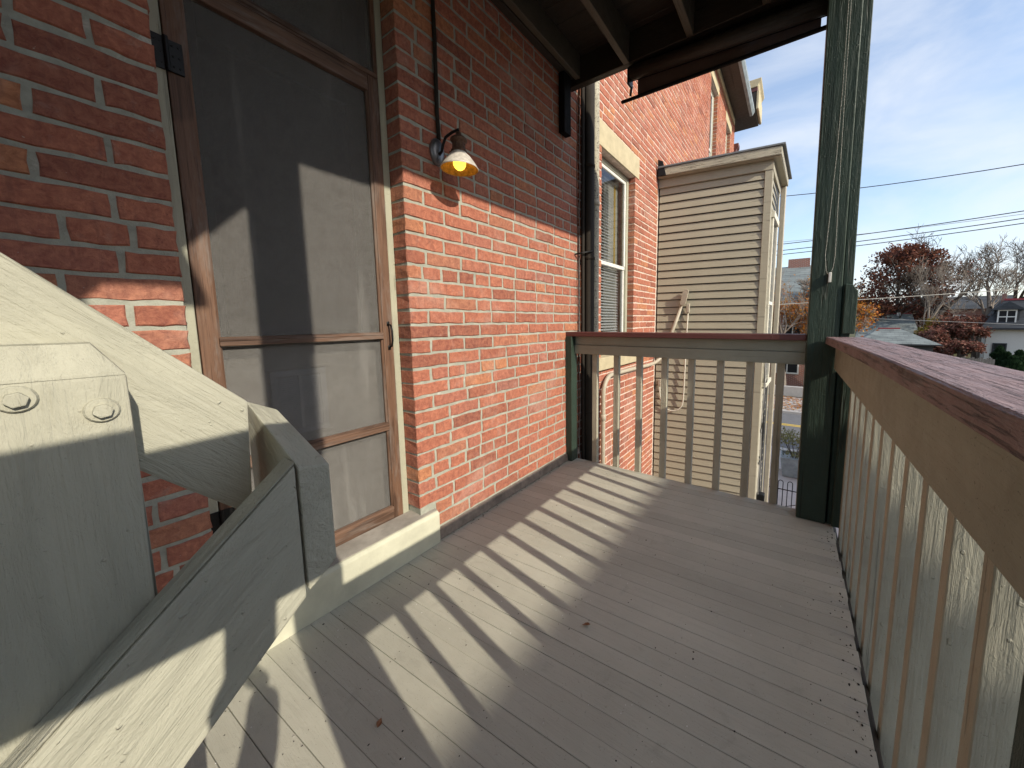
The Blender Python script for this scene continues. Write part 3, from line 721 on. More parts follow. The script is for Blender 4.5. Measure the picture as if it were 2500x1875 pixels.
# roller shade hung below the end beam
RS = thing('roller_shade', 'rolled up brown mesh roller shade with bead chain under the end beam', 'roller shade', (2.42, -1.0, 2.6))
tube('roller', [(2.412, -.47, 2.722), (2.412, -1.515, 2.668)], .040, 'roof_brown_y', RS, 14)
prism('fabric', [(2.462, -.50, 2.60), (2.462, -1.49, 2.60), (2.462, -1.49, 2.71), (2.462, -.50, 2.71)], (.0012, 0, 0), 'shade_fabric', RS, 0)
box('hem_bar', 2.45, 2.472, -1.522, -.385, 2.586, 2.602, 'black_board', RS, .003)
prism('shade_back', [(2.4335, -.462, 2.69), (2.4335, -1.518, 2.635), (2.4335, -1.518, 2.95), (2.4335, -.462, 2.95)], (.013, 0, 0), 'black_board', RS, .002)
for y in (-.455, ): box('bracket', 2.40, 2.475, y-.006, y+.006, 2.66, 2.76, 'black_metal', RS, .001)
tube('support_rod', [(2.45, -.46, 2.66), (2.455, -.452, 2.61)], .008, 'black_metal', RS, 6)
bm = bmesh.new()
def chain(bm, pts, step=.006, r=.0019):
    pts = [Vector(p) for p in pts]
    for a, b in zip(pts, pts[1:]):
        n = max(1, int((b-a).length/step))
        for i in range(n):
            c = a+(b-a)*i/n
            v = [bm.verts.new(c+Vector(d)*r) for d in ((1, 0, 0), (-1, 0, 0), (0, 1, 0), (0, -1, 0), (0, 0, 1), (0, 0, -1))]
            for q in ((0, 2, 4), (2, 1, 4), (1, 3, 4), (3, 0, 4), (2, 0, 5), (1, 2, 5), (3, 1, 5), (0, 3, 5)): bm.faces.new([v[t] for t in q])
cx = 2.304
chain(bm, [(cx, -1.588, 2.70), (cx, -1.590, 2.2), (cx, -1.586, 1.9), (cx, -1.575, 1.55), (cx, -1.570, 1.42), (cx, -1.578, 1.345), (cx, -1.588, 1.325), (cx-.003, -1.594, 1.32)])
chain(bm, [(cx, -1.598, 2.70), (cx, -1.600, 2.2), (cx, -1.603, 1.9), (cx, -1.608, 1.55), (cx, -1.610, 1.42), (cx, -1.606, 1.36), (cx, -1.598, 1.33)])
bm_obj('bead_chain', bm, 'plastic_white', RS)
box('chain_tensioner', cx-.006, cx+.006, -1.602, -1.589, 1.285, 1.335, 'plastic_white', RS, .003, 2)

# ================================================================== STAIR RAILING (near left)
ST = thing('stair_railing', 'cream painted stair railing of bolted boards turning around a thick post', 'railing', (.05, -.78, 0))
YN, YP0, YF = -.855, -.817, -.728
prism('near_rail', [(.2085, YN, .893), (.2085, YN, .684), (-.85, YN, -.268), (-.85, YN, -.060)], (0, .038, 0), 'stair_paint_n', ST, .0035, 2)
# grey weathered upper arris of the near rail, its own worn strip of bare timber
ux, uz = -1.0585, -.953
prism('worn_edge', [(.2083, YN+.0012, .8945), (.2083, YN+.0368, .8945), (.2083, YN+.0368, .8985), (.2083, YN+.0012, .8985)], (ux, 0, uz), 'weathered_top', ST, .0012)
prism('far_rail', [(.197, YF, .976), (.189, YF, .785), (-.95, YF, 1.98), (-.95, YF, 2.17)], (0, .038, 0), 'stair_paint_x', ST, .0035, 2)
bm = bmesh.new()
tb = [bm.verts.new(p) for p in ((.2115, -.857, .690), (.2540, -.857, .722), (.2540, -.668, .79), (.2115, -.658, .77), (.2115, -.857, .889), (.2540, -.857, .881), (.2540, -.668, .944), (.2115, -.658, .967))]
for f in ((3, 2, 1, 0), (4, 5, 6, 7), (0, 1, 5, 4), (1, 2, 6, 5), (2, 3, 7, 6), (3, 0, 4, 7)): bm.faces.new([tb[k] for k in f])
bmesh.ops.bevel(bm, geom=list(bm.edges), offset=.0035, segments=2, affect='EDGES', profile=.6)
bm_obj('turn_board', bm, 'stair_paint_y', ST)
bm = bmesh.new(); y0, y1 = YP0+.002, YF-.001
rings = [[bm.verts.new((x, y, z)) for x, y in q] for z, q in ((-.001, ((-.06, y0), (.067, y0), (.067, y1), (-.06, y1))), (1.040, ((-.06, y0), (.067, y0), (.067, y1), (-.06, y1))), (1.047, ((-.06, y0+.001), (.0655, y0+.001), (.067, y1), (-.06, y1))), (1.080, ((-.052, y0+.016), (.046, y0+.016), (.050, y1), (-.052, y1))))]
for A, B in zip(rings, rings[1:]):
    for k in range(4): bm.faces.new((A[k], A[(k+1) % 4], B[(k+1) % 4], B[k]))
bm.faces.new(rings[-1]); bmesh.ops.bevel(bm, geom=[e for e in bm.edges if abs(e.verts[0].co.z-e.verts[1].co.z) > .01], offset=.004, segments=2, affect='EDGES', profile=.6)
bm_obj('post', bm, 'stair_paint_z', ST)
def bolt(x, z):
    bm = bmesh.new(); y = YP0+.002
    bm_lathe(bm, [(0, .0045), (.0118, .0045), (.0132, .0025), (.0136, -.001)], (x, y, z), (0, -1, 0), 20)
    hx = [(x+.0080*math.cos(a), y-.0045, z+.0080*math.sin(a)) for a in [k*math.pi/3+.2 for k in range(6)]]
    bm_prism(bm, hx, (0, -.0065, 0), .0012, 2)
    bm_obj('bolt', bm, 'stair_paint_z', ST)
bolt(-.006, 1.028); bolt(.0455, 1.006)

# upper flight of the outside stairs and the guard board, both just out of view, that shade the door and the railing
UF = thing('upper_stairs', 'cream stair flight climbing beside the near green post', 'stairs', (-.6, -1.63, 0))
prism('stringer', [(.166, -1.612, 2.545), (-1.9, -1.612, .25), (-1.9, -1.612, 1.9), (-1.2, -1.612, 2.755), (.166, -1.612, 2.755)], (0, -.038, 0), 'stair_paint_z', UF, .003)  # deepened up to the roof beam to shade the upper left wall
prism('guard_board', [(.166, -1.612, 1.172), (.166, -1.612, 1.462), (-.85, -1.612, 1.43), (-.85, -1.612, 1.172)], (0, -.036, 0), 'stair_paint_z', UF, .003)
for k in range(7): box('tread', -.28-k*.19, -.02-k*.19, -1.95, -1.652, 2.36-k*.205, 2.40-k*.205, 'deck', UF, .004)
DN = thing('porch_steps', 'grey steps leading down from the porch under the cream railing', 'steps', (-.6, -1.2, -.4))
for k in range(6): box('tread', -.40-k*.22, -.13-k*.22, -1.60, -.875, -.215-k*.2, -.18-k*.2, 'deck', DN, .004)
for y in (-1.60, -.90): prism('stringer', [(-.10, y, -.03), (-.10, y, -.30), (-1.45, y, -1.53), (-1.45, y, -1.25)], (0, .025, 0), 'tan_x', DN, .003)

# ================================================================== WALL LAMP
LX, LZ = 1.185, 1.90
LM = thing('wall_lamp', 'lit cone shaded wall lamp with rusty cap on the brick wall', 'lamp', (LX, 0, LZ))
bm = bmesh.new(); bm_lathe(bm, [(0, .022), (.030, .021), (.050, .014), (.054, .004), (.054, -.004)], (0, 0, 0), (0, -1, 0), 28)
bmesh.ops.scale(bm, vec=(.72, 1, 1.12), verts=bm.verts); bmesh.ops.translate(bm, vec=(LX, -.003, LZ), verts=bm.verts)
bm_obj('backplate', bm, 'grey_metal', LM, True)
SX, SY, SZ = 1.205, -.135, 1.80        # rim centre
tilt = Vector((.0, -.0, 1)).normalized()
tube('arm', [(LX, -.022, 1.885), (LX, -.040, 1.895), (LX+.003, -.048, 1.925), (LX+.008, -.062, 1.955), (SX-.006, -.10, 1.968), (SX, SY, 1.972), (SX, SY, 1.955)], .0065, 'black_metal', LM, 10)
prof = [(.084, .000), (.086, .003), (.080, .012), (.066, .034), (.050, .054), (.035, .068), (.031, .078)]
shd = lathe('shade', prof, (SX, SY, SZ), 'enamel', LM, tilt, 36)
lathe('shade_lining', [(.029, .077), (.033, .066), (.048, .052), (.064, .032), (.078, .011), (.0838, .0005)], (SX, SY, SZ), 'bulb_lit_enamel', shd, tilt, 36)
lathe('cap', [(.033, .070), (.036, .074), (.036, .080), (.030, .084), (.028, .100), (.026, .112), (.034, .118), (.038, .124), (.038, .130), (.030, .138), (.014, .146), (.012, .160), (.0, .168)], (SX, SY, SZ), 'rusty_brass', LM, tilt, 28)
bm = bmesh.new()
for k in range(12):
    a = k*math.pi/6; bm_tube(bm, [(SX+.0285*math.cos(a), SY+.0285*math.sin(a), SZ+.088), (SX+.0275*math.cos(a), SY+.0275*math.sin(a), SZ+.110)], .0022, 5)
for sx, sy in ((1, 0), (-.5, .86), (-.5, -.86)): bm_tube(bm, [(SX+sx*.034, SY+sy*.034, SZ+.078), (SX+sx*.046, SY+sy*.046, SZ+.078)], .003, 6)
bm_obj('cap_ribs', bm, 'rusty_brass', LM)
lathe('bulb', [(0, -.004), (.012, -.002), (.022, .006), (.028, .018), (.029, .030), (.025, .042), (.016, .054), (.013, .066)], (SX, SY, SZ), 'bulb_glow', LM, tilt, 24)
setp(tube('cable_conduit', [(1.196, -.010, 1.955), (1.192, -.010, 2.1), (1.196, -.010, 2.4), (1.190, -.010, 2.81)], .0095, 'dark_pipe', None, 10), 'dark brown conduit running down the brick wall to the lamp', 'conduit')

# ================================================================== PIPES AND WIRES ON THE WALL END
DS = thing('downspout', 'dark brown downspout running down the wall beside the brick corner', 'downspout', (2.60, -.06, G))
tube('pipe', [(2.60, -.060, G), (2.60, -.060, 3.6)], .042, 'dark_pipe', DS, 16)
for z in (.35, 1.6, 2.3): lathe('strap', [(.044, -.012), (.0465, -.010), (.0465, .010), (.044, .012)], (2.60, -.060, z), 'dark_pipe', DS)
tube('anchor', [(2.47, -.005, 1.62), (2.50, -.05, 1.63), (2.58, -.115, 1.65)], .006, 'black_metal', DS, 6)
setp(tube('slim_pipe', [(2.545, -.035, -3.0), (2.545, -.035, 3.6)], .014, 'dark_pipe', None, 8), 'slim dark pipe squeezed between brick corner and downspout', 'pipe')
VP = thing('vent_pipe', 'weathered cream vertical pipe to the right of the dark downspout', 'pipe', (2.70, -.05, G))
tube('pipe', [(2.705, -.055, G), (2.705, -.055, 3.6)], .036, 'peeling_cream', VP, 16)
for z in (.95, 2.05): lathe('collar', [(.037, -.02), (.041, -.018), (.041, .018), (.037, .02)], (2.705, -.055, z), 'conduit_paint', VP)
R = random.Random(3)
def wig(p0, p1, n, amp, R):
    p0, p1 = Vector(p0), Vector(p1)
    return [p0+(p1-p0)*i/n+Vector((R.uniform(-amp, amp), R.uniform(-amp*.4, amp*.2), 0)) for i in range(n+1)]
for k, (xx, mat) in enumerate(((2.49, 'cable_black'), (2.515, 'cable_grey'), (2.535, 'cable_black'))):
    setp(tube('loose_wire', wig((xx, -.018, -.9), (xx+.02*(k-1), -.018, 2.74), 14, .014, R), .0022, mat, None, 5),
         ('black wire hanging nearest the brick face by the downspout', 'pale grey wire hanging down between brick corner and downspout', 'black wire touching the slim pipe at the brick corner')[k], 'wire')
# electrical conduit along the far wall and up the clapboards
CD = thing('conduit', 'cream painted bent conduit crossing the brick and rising up the clapboards', 'conduit', (3.6, -.05, 0))
pts = [(2.915, -.04, -2.9), (2.915, -.04, .40)] + arc((3.09, -.04, .42), .175, math.pi, math.pi/2, 8, (1, 0, 0), (0, 0, 1)) + [(3.6, -.04, .588), (4.15, -.04, .575)]
pts += [(4.33, -.055, .585), (4.42, -.09, .63), (4.465, -.125, .72), (4.50, -.20, .95), (4.515, -.31, 1.28)]
tube('pipe', pts, .021, 'conduit_paint', CD, 12)
for z in (-.45, .22): lathe('coupling', [(.022, -.03), (.027, -.027), (.027, .027), (.022, .03)], (2.915, -.04, z), 'conduit_paint', CD)
# pulling elbow
bm = bmesh.new()
pp = []
for k in range(20):
    a = 2*math.pi*k/20; u = .034*math.cos(a); v = .034*math.sin(a)+(.062 if math.sin(a) > 0 else -.062)
    pp.append((4.470+.0, -.345-u-.22*v, 1.375+v))
bm_prism(bm, pp, (.048, .006, 0), .004, 2)
bm_obj('conduit_body', bm, 'conduit_paint', CD)
CS = thing('thin_conduit', 'thin cream cable looping down the clapboards below a small fitting', 'conduit', (4.5, -.38, 0))
lp = [(4.52, -.385, 1.21), (4.515, -.378, 1.0), (4.51, -.37, .5), (4.505, -.365, .2)] + arc((4.495, -.225, .10), .135, 0, -math.pi*.93, 12, (.08, -1, 0), (0, 0, 1)) + [(4.49, -.075, .16), (4.488, -.07, .28)]
tube('cable', lp, .0085, 'cable_cream', CS, 8)
box('fitting', 4.49, 4.525, -.405, -.365, 1.19, 1.30, 'conduit_paint', CS, .008, 2)
box('end_fitting', 4.47, 4.498, -.09, -.05, .27, .36, 'conduit_paint', CS, .008, 2)
# service wires tangled on the outer side of the bay
TW = thing('service_wires', 'tangled service wires hanging on the white side of the bay', 'wires', (4.8, -1.27, -1))
def bl(u, s, z): # bay local (swung side) -> world
    q = SWING @ Vector((u, -s, z)); u, s = q.x, -q.y; a = rad(7); return Vector((4.51+u*math.cos(a)+s*math.sin(a), u*math.sin(a)-s*math.cos(a), z))
R = random.Random(9)
for k in range(7):
    u0 = .12+k*.03
    P = [bl(u0+R.uniform(-.03, .03), SW+.085+R.uniform(0, .02), z) for z in (.75-.1*k, .4, .1, -.2, -.5, -.8, -1.15)]
    tube('wire', P, .004 if k % 2 else .006, 'cable_black' if k % 3 else 'cable_grey', TW, 5)
for (u, z, r) in ((.18, -.17, .07), (.13, -.58, .04)): tube('wire_coil', [bl(u+r*math.cos(a), SW+.09+.006*math.sin(a*3), z+1.25*r*math.sin(a)) for a in [i*2*math.pi/18 for i in range(37)]], .0045, 'cable_black', TW, 5)
bm = bmesh.new(); c = bl(.16, SW+.12, -1.05); bm_box(bm, c.x-.05, c.x+.05, c.y-.04, c.y+.04, c.z-.06, c.z+.06, .012, 2)
bm_lathe(bm, [(0, .0), (.03, 0), (.045, -.05), (.045, -.09), (0, -.1)], c-Vector((0, .02, .06)), (0, 0, 1), 12)
bm_obj('meter_box', bm, 'black_metal', TW)

# ================================================================== LITTER ON THE DECK
def leaf(x, y, s, rz, label):
    V, F = [], []
    o = [(-.5, 0, .12), (-.25, -.28, .16), (.1, -.3, .10), (.35, -.15, .05), (.6, 0, .16), (.35, .16, .20), (.05, .3, .30), (-.28, .22, .26), (0, 0, .03)]
    c, sn = math.cos(rz), math.sin(rz)
    V = [(x+(a*c-b*sn)*s, y+(a*sn+b*c)*s, .0025+h*s) for a, b, h in o]
    V += [(p[0], p[1], p[2]-.0008) for p in V]
    F = [(i, (i+1) % 8, 8) for i in range(8)]+[(9+(i+1) % 8, 9+i, 17) for i in range(8)]+[(i, 9+i, 9+(i+1) % 8, (i+1) % 8) for i in range(8)]
    return setp(cluster('dry_leaf', V, F, 'leaf_brown'), label, 'leaf')
leaf(1.044, -0.887, .028, 2.2, 'small curled brown leaf lying on the open deck boards in shade')
leaf(0.450, -0.563, .022, .6, 'tiny folded brown leaf on the deck boards between two sunlit strips')
R = random.Random(31)
V, F = [], []; V2, F2 = [], []
def fleck(V, F, x, y, s, R):
    n = 5; b = len(V); a0 = R.uniform(0, 6); e = R.uniform(.3, 1)
    for k in range(n): V.append((x+s*math.cos(a0+k*2*math.pi/n)*R.uniform(.6, 1.2), y+s*e*math.sin(a0+k*2*math.pi/n)*R.uniform(.6, 1.2), .0012))
    V.append((x, y, .0028)); F += [(b+k, b+(k+1) % n, b+n) for k in range(n)]
for _ in range(150): fleck(V, F, R.uniform(.1, 2.3), R.uniform(-1.64, -.05), R.uniform(.0008, .0026), R)
for _ in range(170): fleck(V2, F2, R.uniform(.1, 2.3), R.uniform(-1.64, -.05), R.uniform(.001, .0045), R)
for xx in range(38):
    for yy in (-.16, -.42, -.80, -1.18, -1.56):
        for dxx in (-.018, .018):
            if R.random() < .75: fleck(V2, F2, -.1+xx*PW+dxx-SKEW*yy+R.uniform(-.004, .004), yy+R.uniform(-.012, .012), R.uniform(.0014, .0024), R)
for _ in range(90): fleck(V2, F2, R.uniform(.6, 2.3), -1.682+abs(R.gauss(0, .02)), R.uniform(.002, .006), R)
for _ in range(60): fleck(V2, F2, R.uniform(1.1, 2.4), -.012-abs(R.gauss(0, .012)), R.uniform(.002, .006), R)
setp(cluster('paint_flecks', V, F, 'fleck_white'), 'white paint flecks scattered over the deck boards', 'debris', kind='stuff')
setp(cluster('grit', V2, F2, 'fleck_dark'), 'dark grit and crumbs scattered over the deck boards', 'debris', kind='stuff')

# ================================================================== TREES AND PLANTS
def at(az, el, r): a = rad(az); return Vector((EYE.x+r*math.cos(a), EYE.y+r*math.sin(a), EYE.z+r*math.tan(rad(el))))
def tree(name, label, base, H, W, seed, bark, leaf=None, nleaf=0, lsize=.12, group=None, levels=5, lean=0., first=.3, upward=.55, lo=.25, leader=0):
    R = random.Random(seed); base = Vector(base); t = thing(name, label, 'tree', base, 0., group)
    big, small, tips = bmesh.new(), bmesh.new(), []
    def grow(p, d, ln, r, lev):
        n = 3 if lev < 2 else 2; pts = [p]; rs = [r]; q = p
        for i in range(n):
            d = (d+Vector((R.gauss(0, .10), R.gauss(0, .10), R.gauss(.03, .06)))).normalized()
            q = q+d*ln/n; pts.append(q); rs.append(r*(1-.45*(i+1)/n))
        bm_tube(big if lev < 2 else small, pts, rs, 7 if lev < 2 else (4 if lev < 3 else 3), cap=False)
        if lev >= levels-2: tips.append((q, lev))
        if lev >= levels: return
        k = R.choice((3, 4)) if lev < 3 else R.choice((3, 3, 4))
        for j in range(k):
            f = R.uniform(.45, 1.) if lev else R.uniform(.75, 1.)
            s = pts[-1] if j == 0 else pts[0].lerp(pts[-1], f) if lev > 1 else pts[min(n, max(1, int(round(f*n))))]
            side = Vector((R.gauss(0, 1), R.gauss(0, 1), R.gauss(0, .5))).normalized()
            nd = (d*R.uniform(.5, .9)+side*R.uniform(.5, .9)+Vector((0, 0, upward*.35))).normalized()
            grow(s, nd, ln*R.uniform(.58, .78), max(rs[-1]*(R.uniform(.6, .8) if j else .9), H*.0011), lev+1)
    if leader:
        bm_tube(big, [base+Vector((R.gauss(0, .06), R.gauss(0, .06), H*.93*i/6)) for i in range(7)], [H*.024*(1-.14*i) for i in range(7)], 7, cap=False)
        for k in range(leader):
            f = .16+.80*(k+.5)/leader; a = k*2.4+R.uniform(-.4, .4); wd = math.sin(math.pi*min(1, (f-.02)*.93)**.75)
            d = Vector((math.cos(a), math.sin(a), R.uniform(.35, .8)+f*.5)).normalized()
            grow(base+Vector((0, 0, H*.93*f)), d, H*(.07+.15*wd), H*.010*(1.2-f*.7), 2)
    else: grow(base, Vector((lean, 0, 1)).normalized(), H*first, H*.027, 0)
    allv = list(big.verts)+list(small.verts)
    zmax = max(v.co.z for v in allv); ext = sorted(math.hypot(v.co.x-base.x, v.co.y-base.y) for v in allv)[int(len(allv)*.97)]
    sz, sx = H/(zmax-base.z), W/2/max(ext, .01)
    def fit(c): return Vector((base.x+(c.x-base.x)*sx, base.y+(c.y-base.y)*sx, base.z+(c.z-base.z)*sz))
    for v in allv: v.co = fit(v.co)
    bm_obj('trunk', big, bark, t); bm_obj('branches', small, bark, t)
    if leaf:
        V, F, C = [], [], []
        tips = [fit(q) for q, _ in tips]; tips = [q for q in tips if q.z > base.z+H*lo]
        if 'street' in name: tips = sorted(tips, key=lambda q: q.z)[:int(len(tips)*.62)]+tips[::9]
        for _ in range(nleaf):
            q = R.choice(tips)+Vector((R.gauss(0, 1), R.gauss(0, 1), R.gauss(0, .8)))*W*.035
            a = Vector((R.gauss(0, 1), R.gauss(0, 1), R.gauss(0, 1))).normalized(); b_ = a.orthogonal().normalized(); s = lsize*R.uniform(.6, 1.4); b0 = len(V)
            V += [tuple(q+a*s), tuple(q+b_*s*.55), tuple(q-a*s*.9), tuple(q-b_*s*.55+a*s*.2)]; F.append((b0, b0+1, b0+2, b0+3)); C.append(R.random())
        cluster('foliage', V, F, leaf, t, C)
    return t
def gp(az, r): p = at(az, 0, r); p.z = G; return p
tree('street_tree', 'sparse orange leaved tree on the far pavement before the slate roofed house', gp(.7, 24.5), 7.2, 4.2, 4, 'bark_pale', 'leaves_orange', 2600, .065, None, 6, first=.28, lo=.1)
tree('street_tree', 'orange leaved tree just right of the green corner post', gp(-5.2, 27), 7.4, 5.0, 14, 'bark_pale', 'leaves_orange', 4200, .07, None, 7, first=.2, lo=.05)
tree('oak_tree', 'russet leaved oak tree rising behind the grey hipped roof', gp(-9.9, 58), 13.0, 8.8, 6, 'bark', 'leaves_russet', 9500, .17, None, 5, lo=.16, leader=26)
tree('bare_tree', 'tall leafless tree right of the russet oak', gp(-14.1, 56), 14.6, 10.2, 8, 'bark', None, 0, .1, None, 6, first=.22)
tree('bare_tree', 'leafless tree rising behind the white house gable', gp(-18.6, 66), 13.2, 10, 12, 'bark', None, 0, .1, None, 6, first=.25)
tree('bare_tree', 'leafless pale tree standing in front of the russet oak', gp(-11.9, 50), 10.8, 6.4, 19, 'bark_pale', None, 0, .1, None, 6, first=.26)
tree('bare_tree', 'small leafless tree between the red thicket and white house', gp(-16.4, 57), 12.8, 8.0, 23, 'bark_pale', None, 0, .1, None, 6, first=.22)
for k, (az, r, h, wd, mt, lab) in enumerate(((-8.1, 62, 6.3, 4.2, 'leaves_orange', 'orange leaved tree peeping over the left of the grey roof'), (-10.6, 64, 6.4, 4.4, 'leaves_red', 'dull red tree behind the middle of the grey roof'), (-12.6, 60, 5.8, 3.6, 'leaves_red', 'dull red tree between grey roof and thicket'), (-6.7, 60, 7.0, 3.4, 'leaves_orange', 'orange leaved tree left of the grey roof, behind the street tree'))):
    tree('autumn_tree', lab, gp(az, r), h, wd, 80+k, 'bark', mt, 2600, .13, None, 5, first=.14, lo=.08)
tree('yellow_tree', 'small yellow leaved tree beside the grey garage roof', gp(-12.5, 50), 4.4, 2.2, 31, 'bark', 'leaves_yellow', 1500, .13, None, 5, first=.2, lo=.1)
for k, (az, r, h, wd) in enumerate(((-13.3, 48, 3.6, 2.6), (-14.3, 50, 4.5, 2.8), (-15.3, 49, 4.0, 2.6), (-13.9, 46, 2.2, 2.4), (-15.0, 46, 2.4, 2.6), (-16.1, 52, 4.6, 2.2))):
    tree('thicket_bush', ('reddish bush at the left end of the thicket', 'rounded reddish bush in the middle of the thicket', 'reddish bush toward the white house in the thicket', 'low reddish bush in front at the thicket edge', 'low reddish bush before the plank fence', 'tall reddish bush touching the white house corner')[k],
         gp(az, r), h, wd, 40+k, 'bark', 'leaves_red', 2200, .11, 'bushes of the reddish thicket', 5, first=.12, lo=.02)
def conifer(base, h, wd, seed, label):
    R = random.Random(seed); t = thing('evergreen_shrub', label, 'shrub', base, 0., 'evergreens before the white house'); base = Vector(base)
    tube('trunk', [base, base+Vector((0, 0, h*.9))], [.05, .015], 'bark', t, 6)
    V, F, C = [], [], []
    for _ in range(2600):
        z = R.random()**.75; rr = wd/2*(1-z)**.75*(.9+.2*math.sin(7*z*3+R.random()*2)); a = R.uniform(0, 6.283); k = rr*R.uniform(.6, 1.05)
        q = base+Vector((k*math.cos(a), k*math.sin(a), z*h+.03)); u = Vector((math.cos(a)*.5, math.sin(a)*.5, R.uniform(.6, 1.2))).normalized(); v = u.orthogonal().normalized(); v.rotate(Matrix.Rotation(R.uniform(0, 6.28), 3, u)); s = .09*R.uniform(.7, 1.4)
        b0 = len(V); V += [tuple(q+u*s*1.6), tuple(q+v*s*.5), tuple(q-u*s*.6), tuple(q-v*s*.5)]; F.append((b0, b0+1, b0+2, b0+3)); C.append(R.random())
    cluster('foliage', V, F, 'leaves_evergreen', t, C)
for k, (az, el, r) in enumerate(((-17.72, -2.95, 47), (-18.2, -3.5, 46.5), (-18.98, -3.3, 46), (-18.6, -3.9, 45))):
    b = gp(az, r); top = at(az, el, r).z
    conifer(b, top-G, 1.7, 60+k, ('tall dark evergreen cone under the white house window', 'shorter evergreen cone second along from the white house window', 'evergreen cone farthest from the white house window', 'low evergreen cone tucked between the taller evergreens')[k])

# ================================================================== HOUSES ACROSS THE STREET AND BEYOND
def frame_at(az, r, ang):
    """origin on the ground at azimuth/range, local x right along the facade seen from the porch, y away"""
    o = gp(az, r); a = rad(ang); ex = Vector((math.sin(a), -math.cos(a), 0)); ey = Vector((math.cos(a), math.sin(a), 0))
    return lambda x, y, z: tuple(o+ex*x+ey*y+Vector((0, 0, z)))
def lbox(name, T, x0, x1, y0, y1, z0, z1, mat, parent, bev=0.):
    return prism(name, [T(x0, y0, z0), T(x1, y0, z0), T(x1, y1, z0), T(x0, y1, z0)], (0, 0, z1-z0), mat, parent, bev)
def lwin(T, x0, x1, z0, z1, parent, mat='frame_white', y=-.05, cross=True):
    wf = lbox('window', T, x0, x1, y, y+.08, z0, z1, 'dark_room', parent)
    for a in ((x0-.09, x0, z0-.09, z1+.09), (x1, x1+.09, z0-.09, z1+.09)): lbox('frame', T, a[0], a[1], y-.04, y+.05, a[2], a[3], mat, wf)
    for a in ((x0+.001, x1-.001, z1, z1+.09), (x0+.001, x1-.001, z0-.09, z0)): lbox('frame', T, a[0], a[1], y-.041, y+.05, a[2], a[3], mat, wf)
    zm = (z0+z1)/2; lbox('sash', T, x0+.001, x1-.001, y-.03, y+.01, zm-.04, zm+.04, mat, wf)
    if cross: lbox('glazing_bar', T, (x0+x1)/2-.03, (x0+x1)/2+.03, y-.028, y+.01, z0+.001, z1-.001, mat, wf)
    return wf
# slate-roofed brick house straight across the street
T = frame_at(0.0, 27.5, 0)
H1 = thing('brick_house', 'red brick house with grey slate roof across the street', 'house', gp(0, 27.5))
lbox('wall', T, -9, 1.2, 0, 9, 0, 5.35, 'far_brick', H1)
bm = bmesh.new()
q = [T(-9.3, -.4, 5.45), T(1.5, -.4, 5.45), T(1.5, 9.4, 5.45), T(-9.3, 9.4, 5.45), T(-6.5, 4.0, 8.1), T(.9, 4.0, 8.1)]
vs = [bm.verts.new(p) for p in q]
for f in ((0, 1, 5, 4), (1, 2, 5), (2, 3, 4, 5), (3, 0, 4), (3, 2, 1, 0)): bm.faces.new([vs[i] for i in f])
bm_obj('roof', bm, 'shingle_grey', H1)
lbox('cornice', T, -9.35, 1.55, -.45, -.2, 5.2, 5.45, 'frame_white', H1)
lbox('chimney', T, -.55, .75, 3.8, 4.5, 7.6, 8.6, 'far_brick', H1)
for xw in (-3.4, -1.9, -.5): lwin(T, xw, xw+.95, 3.1, 4.7, H1)
for xw in (-2.9, -.75): lwin(T, xw, xw+1.1, .9, 2.4, H1, 'frame_white')
lbox('porch_band', T, -5, 1.2, -1.2, -.9, 2.75, 3.0, 'frame_white', H1)
for xw in (-2.0, .7): lbox('porch_pier', T, xw, xw+.4, -1.25, -.85, 0, 2.75, 'frame_white', H1)
lw = setp(box('garden_wall', 23.4, 23.65, -8, 6, G+.05, G+.62, 'concrete', None, .02), 'low grey concrete garden wall behind the far pavement', 'wall')
# garage with hipped roof and red ridge
T = frame_at(-10.1, 43, -4)
H2 = thing('garage', 'low garage with hipped grey roof and red ridge tile', 'garage', gp(-10.1, 43))
lbox('wall', T, -2.3, 2.3, 0, 4.2, 0, 2.15, 'dark_trim', H2)
lbox('garage_door', T, -1.2, 1.3, -.06, .0, 0, 1.75, 'house_white', H2)
bm = bmesh.new(); q = [T(-2.7, -.4, 2.12), T(2.75, -.4, 2.12), T(2.75, 4.6, 2.12), T(-2.7, 4.6, 2.12), T(-1.05, 2.1, 3.40), T(.35, 2.1, 3.40)]
vs = [bm.verts.new(p) for p in q]
for f in ((0, 1, 5, 4), (1, 2, 5), (2, 3, 4, 5), (3, 0, 4), (3, 2, 1, 0)): bm.faces.new([vs[i] for i in f])
bm_obj('roof', bm, 'shingle_grey', H2)
lbox('ridge_tile', T, -1.1, .4, 2.0, 2.2, 3.37, 3.47, 'roof_red', H2); lbox('eave_trim', T, -2.72, 2.77, -.43, -.405, 2.02, 2.14, 'dark_trim', H2)
# larger grey roof behind the garage
T = frame_at(-9.2, 54, -6)
H3 = thing('house', 'house with broad pale grey shingle roof behind the garage', 'house', gp(-9.2, 54))
lbox('wall', T, -2.4, 2.4, 0, 6, 0, 2.5, 'house_white', H3)
bm = bmesh.new(); q = [T(-2.6, -.3, 2.2), T(2.75, -.3, 2.2), T(2.15, 3.2, 4.85), T(-2.1, 3.2, 4.85), T(-2.6, 6.4, 2.2), T(2.75, 6.4, 2.2)]
vs = [bm.verts.new(p) for p in q]
for f in ((0, 1, 2, 3), (3, 2, 5, 4), (1, 5, 2), (0, 3, 4), (0, 4, 5, 1)): bm.faces.new([vs[i] for i in f])
bm_obj('roof', bm, 'shingle_grey', H3)
for xv in (-.55, .9): lbox('roof_vent', T, xv, xv+.3, 2.9, 3.2, 4.6, 4.98, 'house_white', H3)
lbox('ridge_cap', T, -2.1, 2.15, 3.1, 3.3, 4.83, 4.90, 'roof_red', H3)
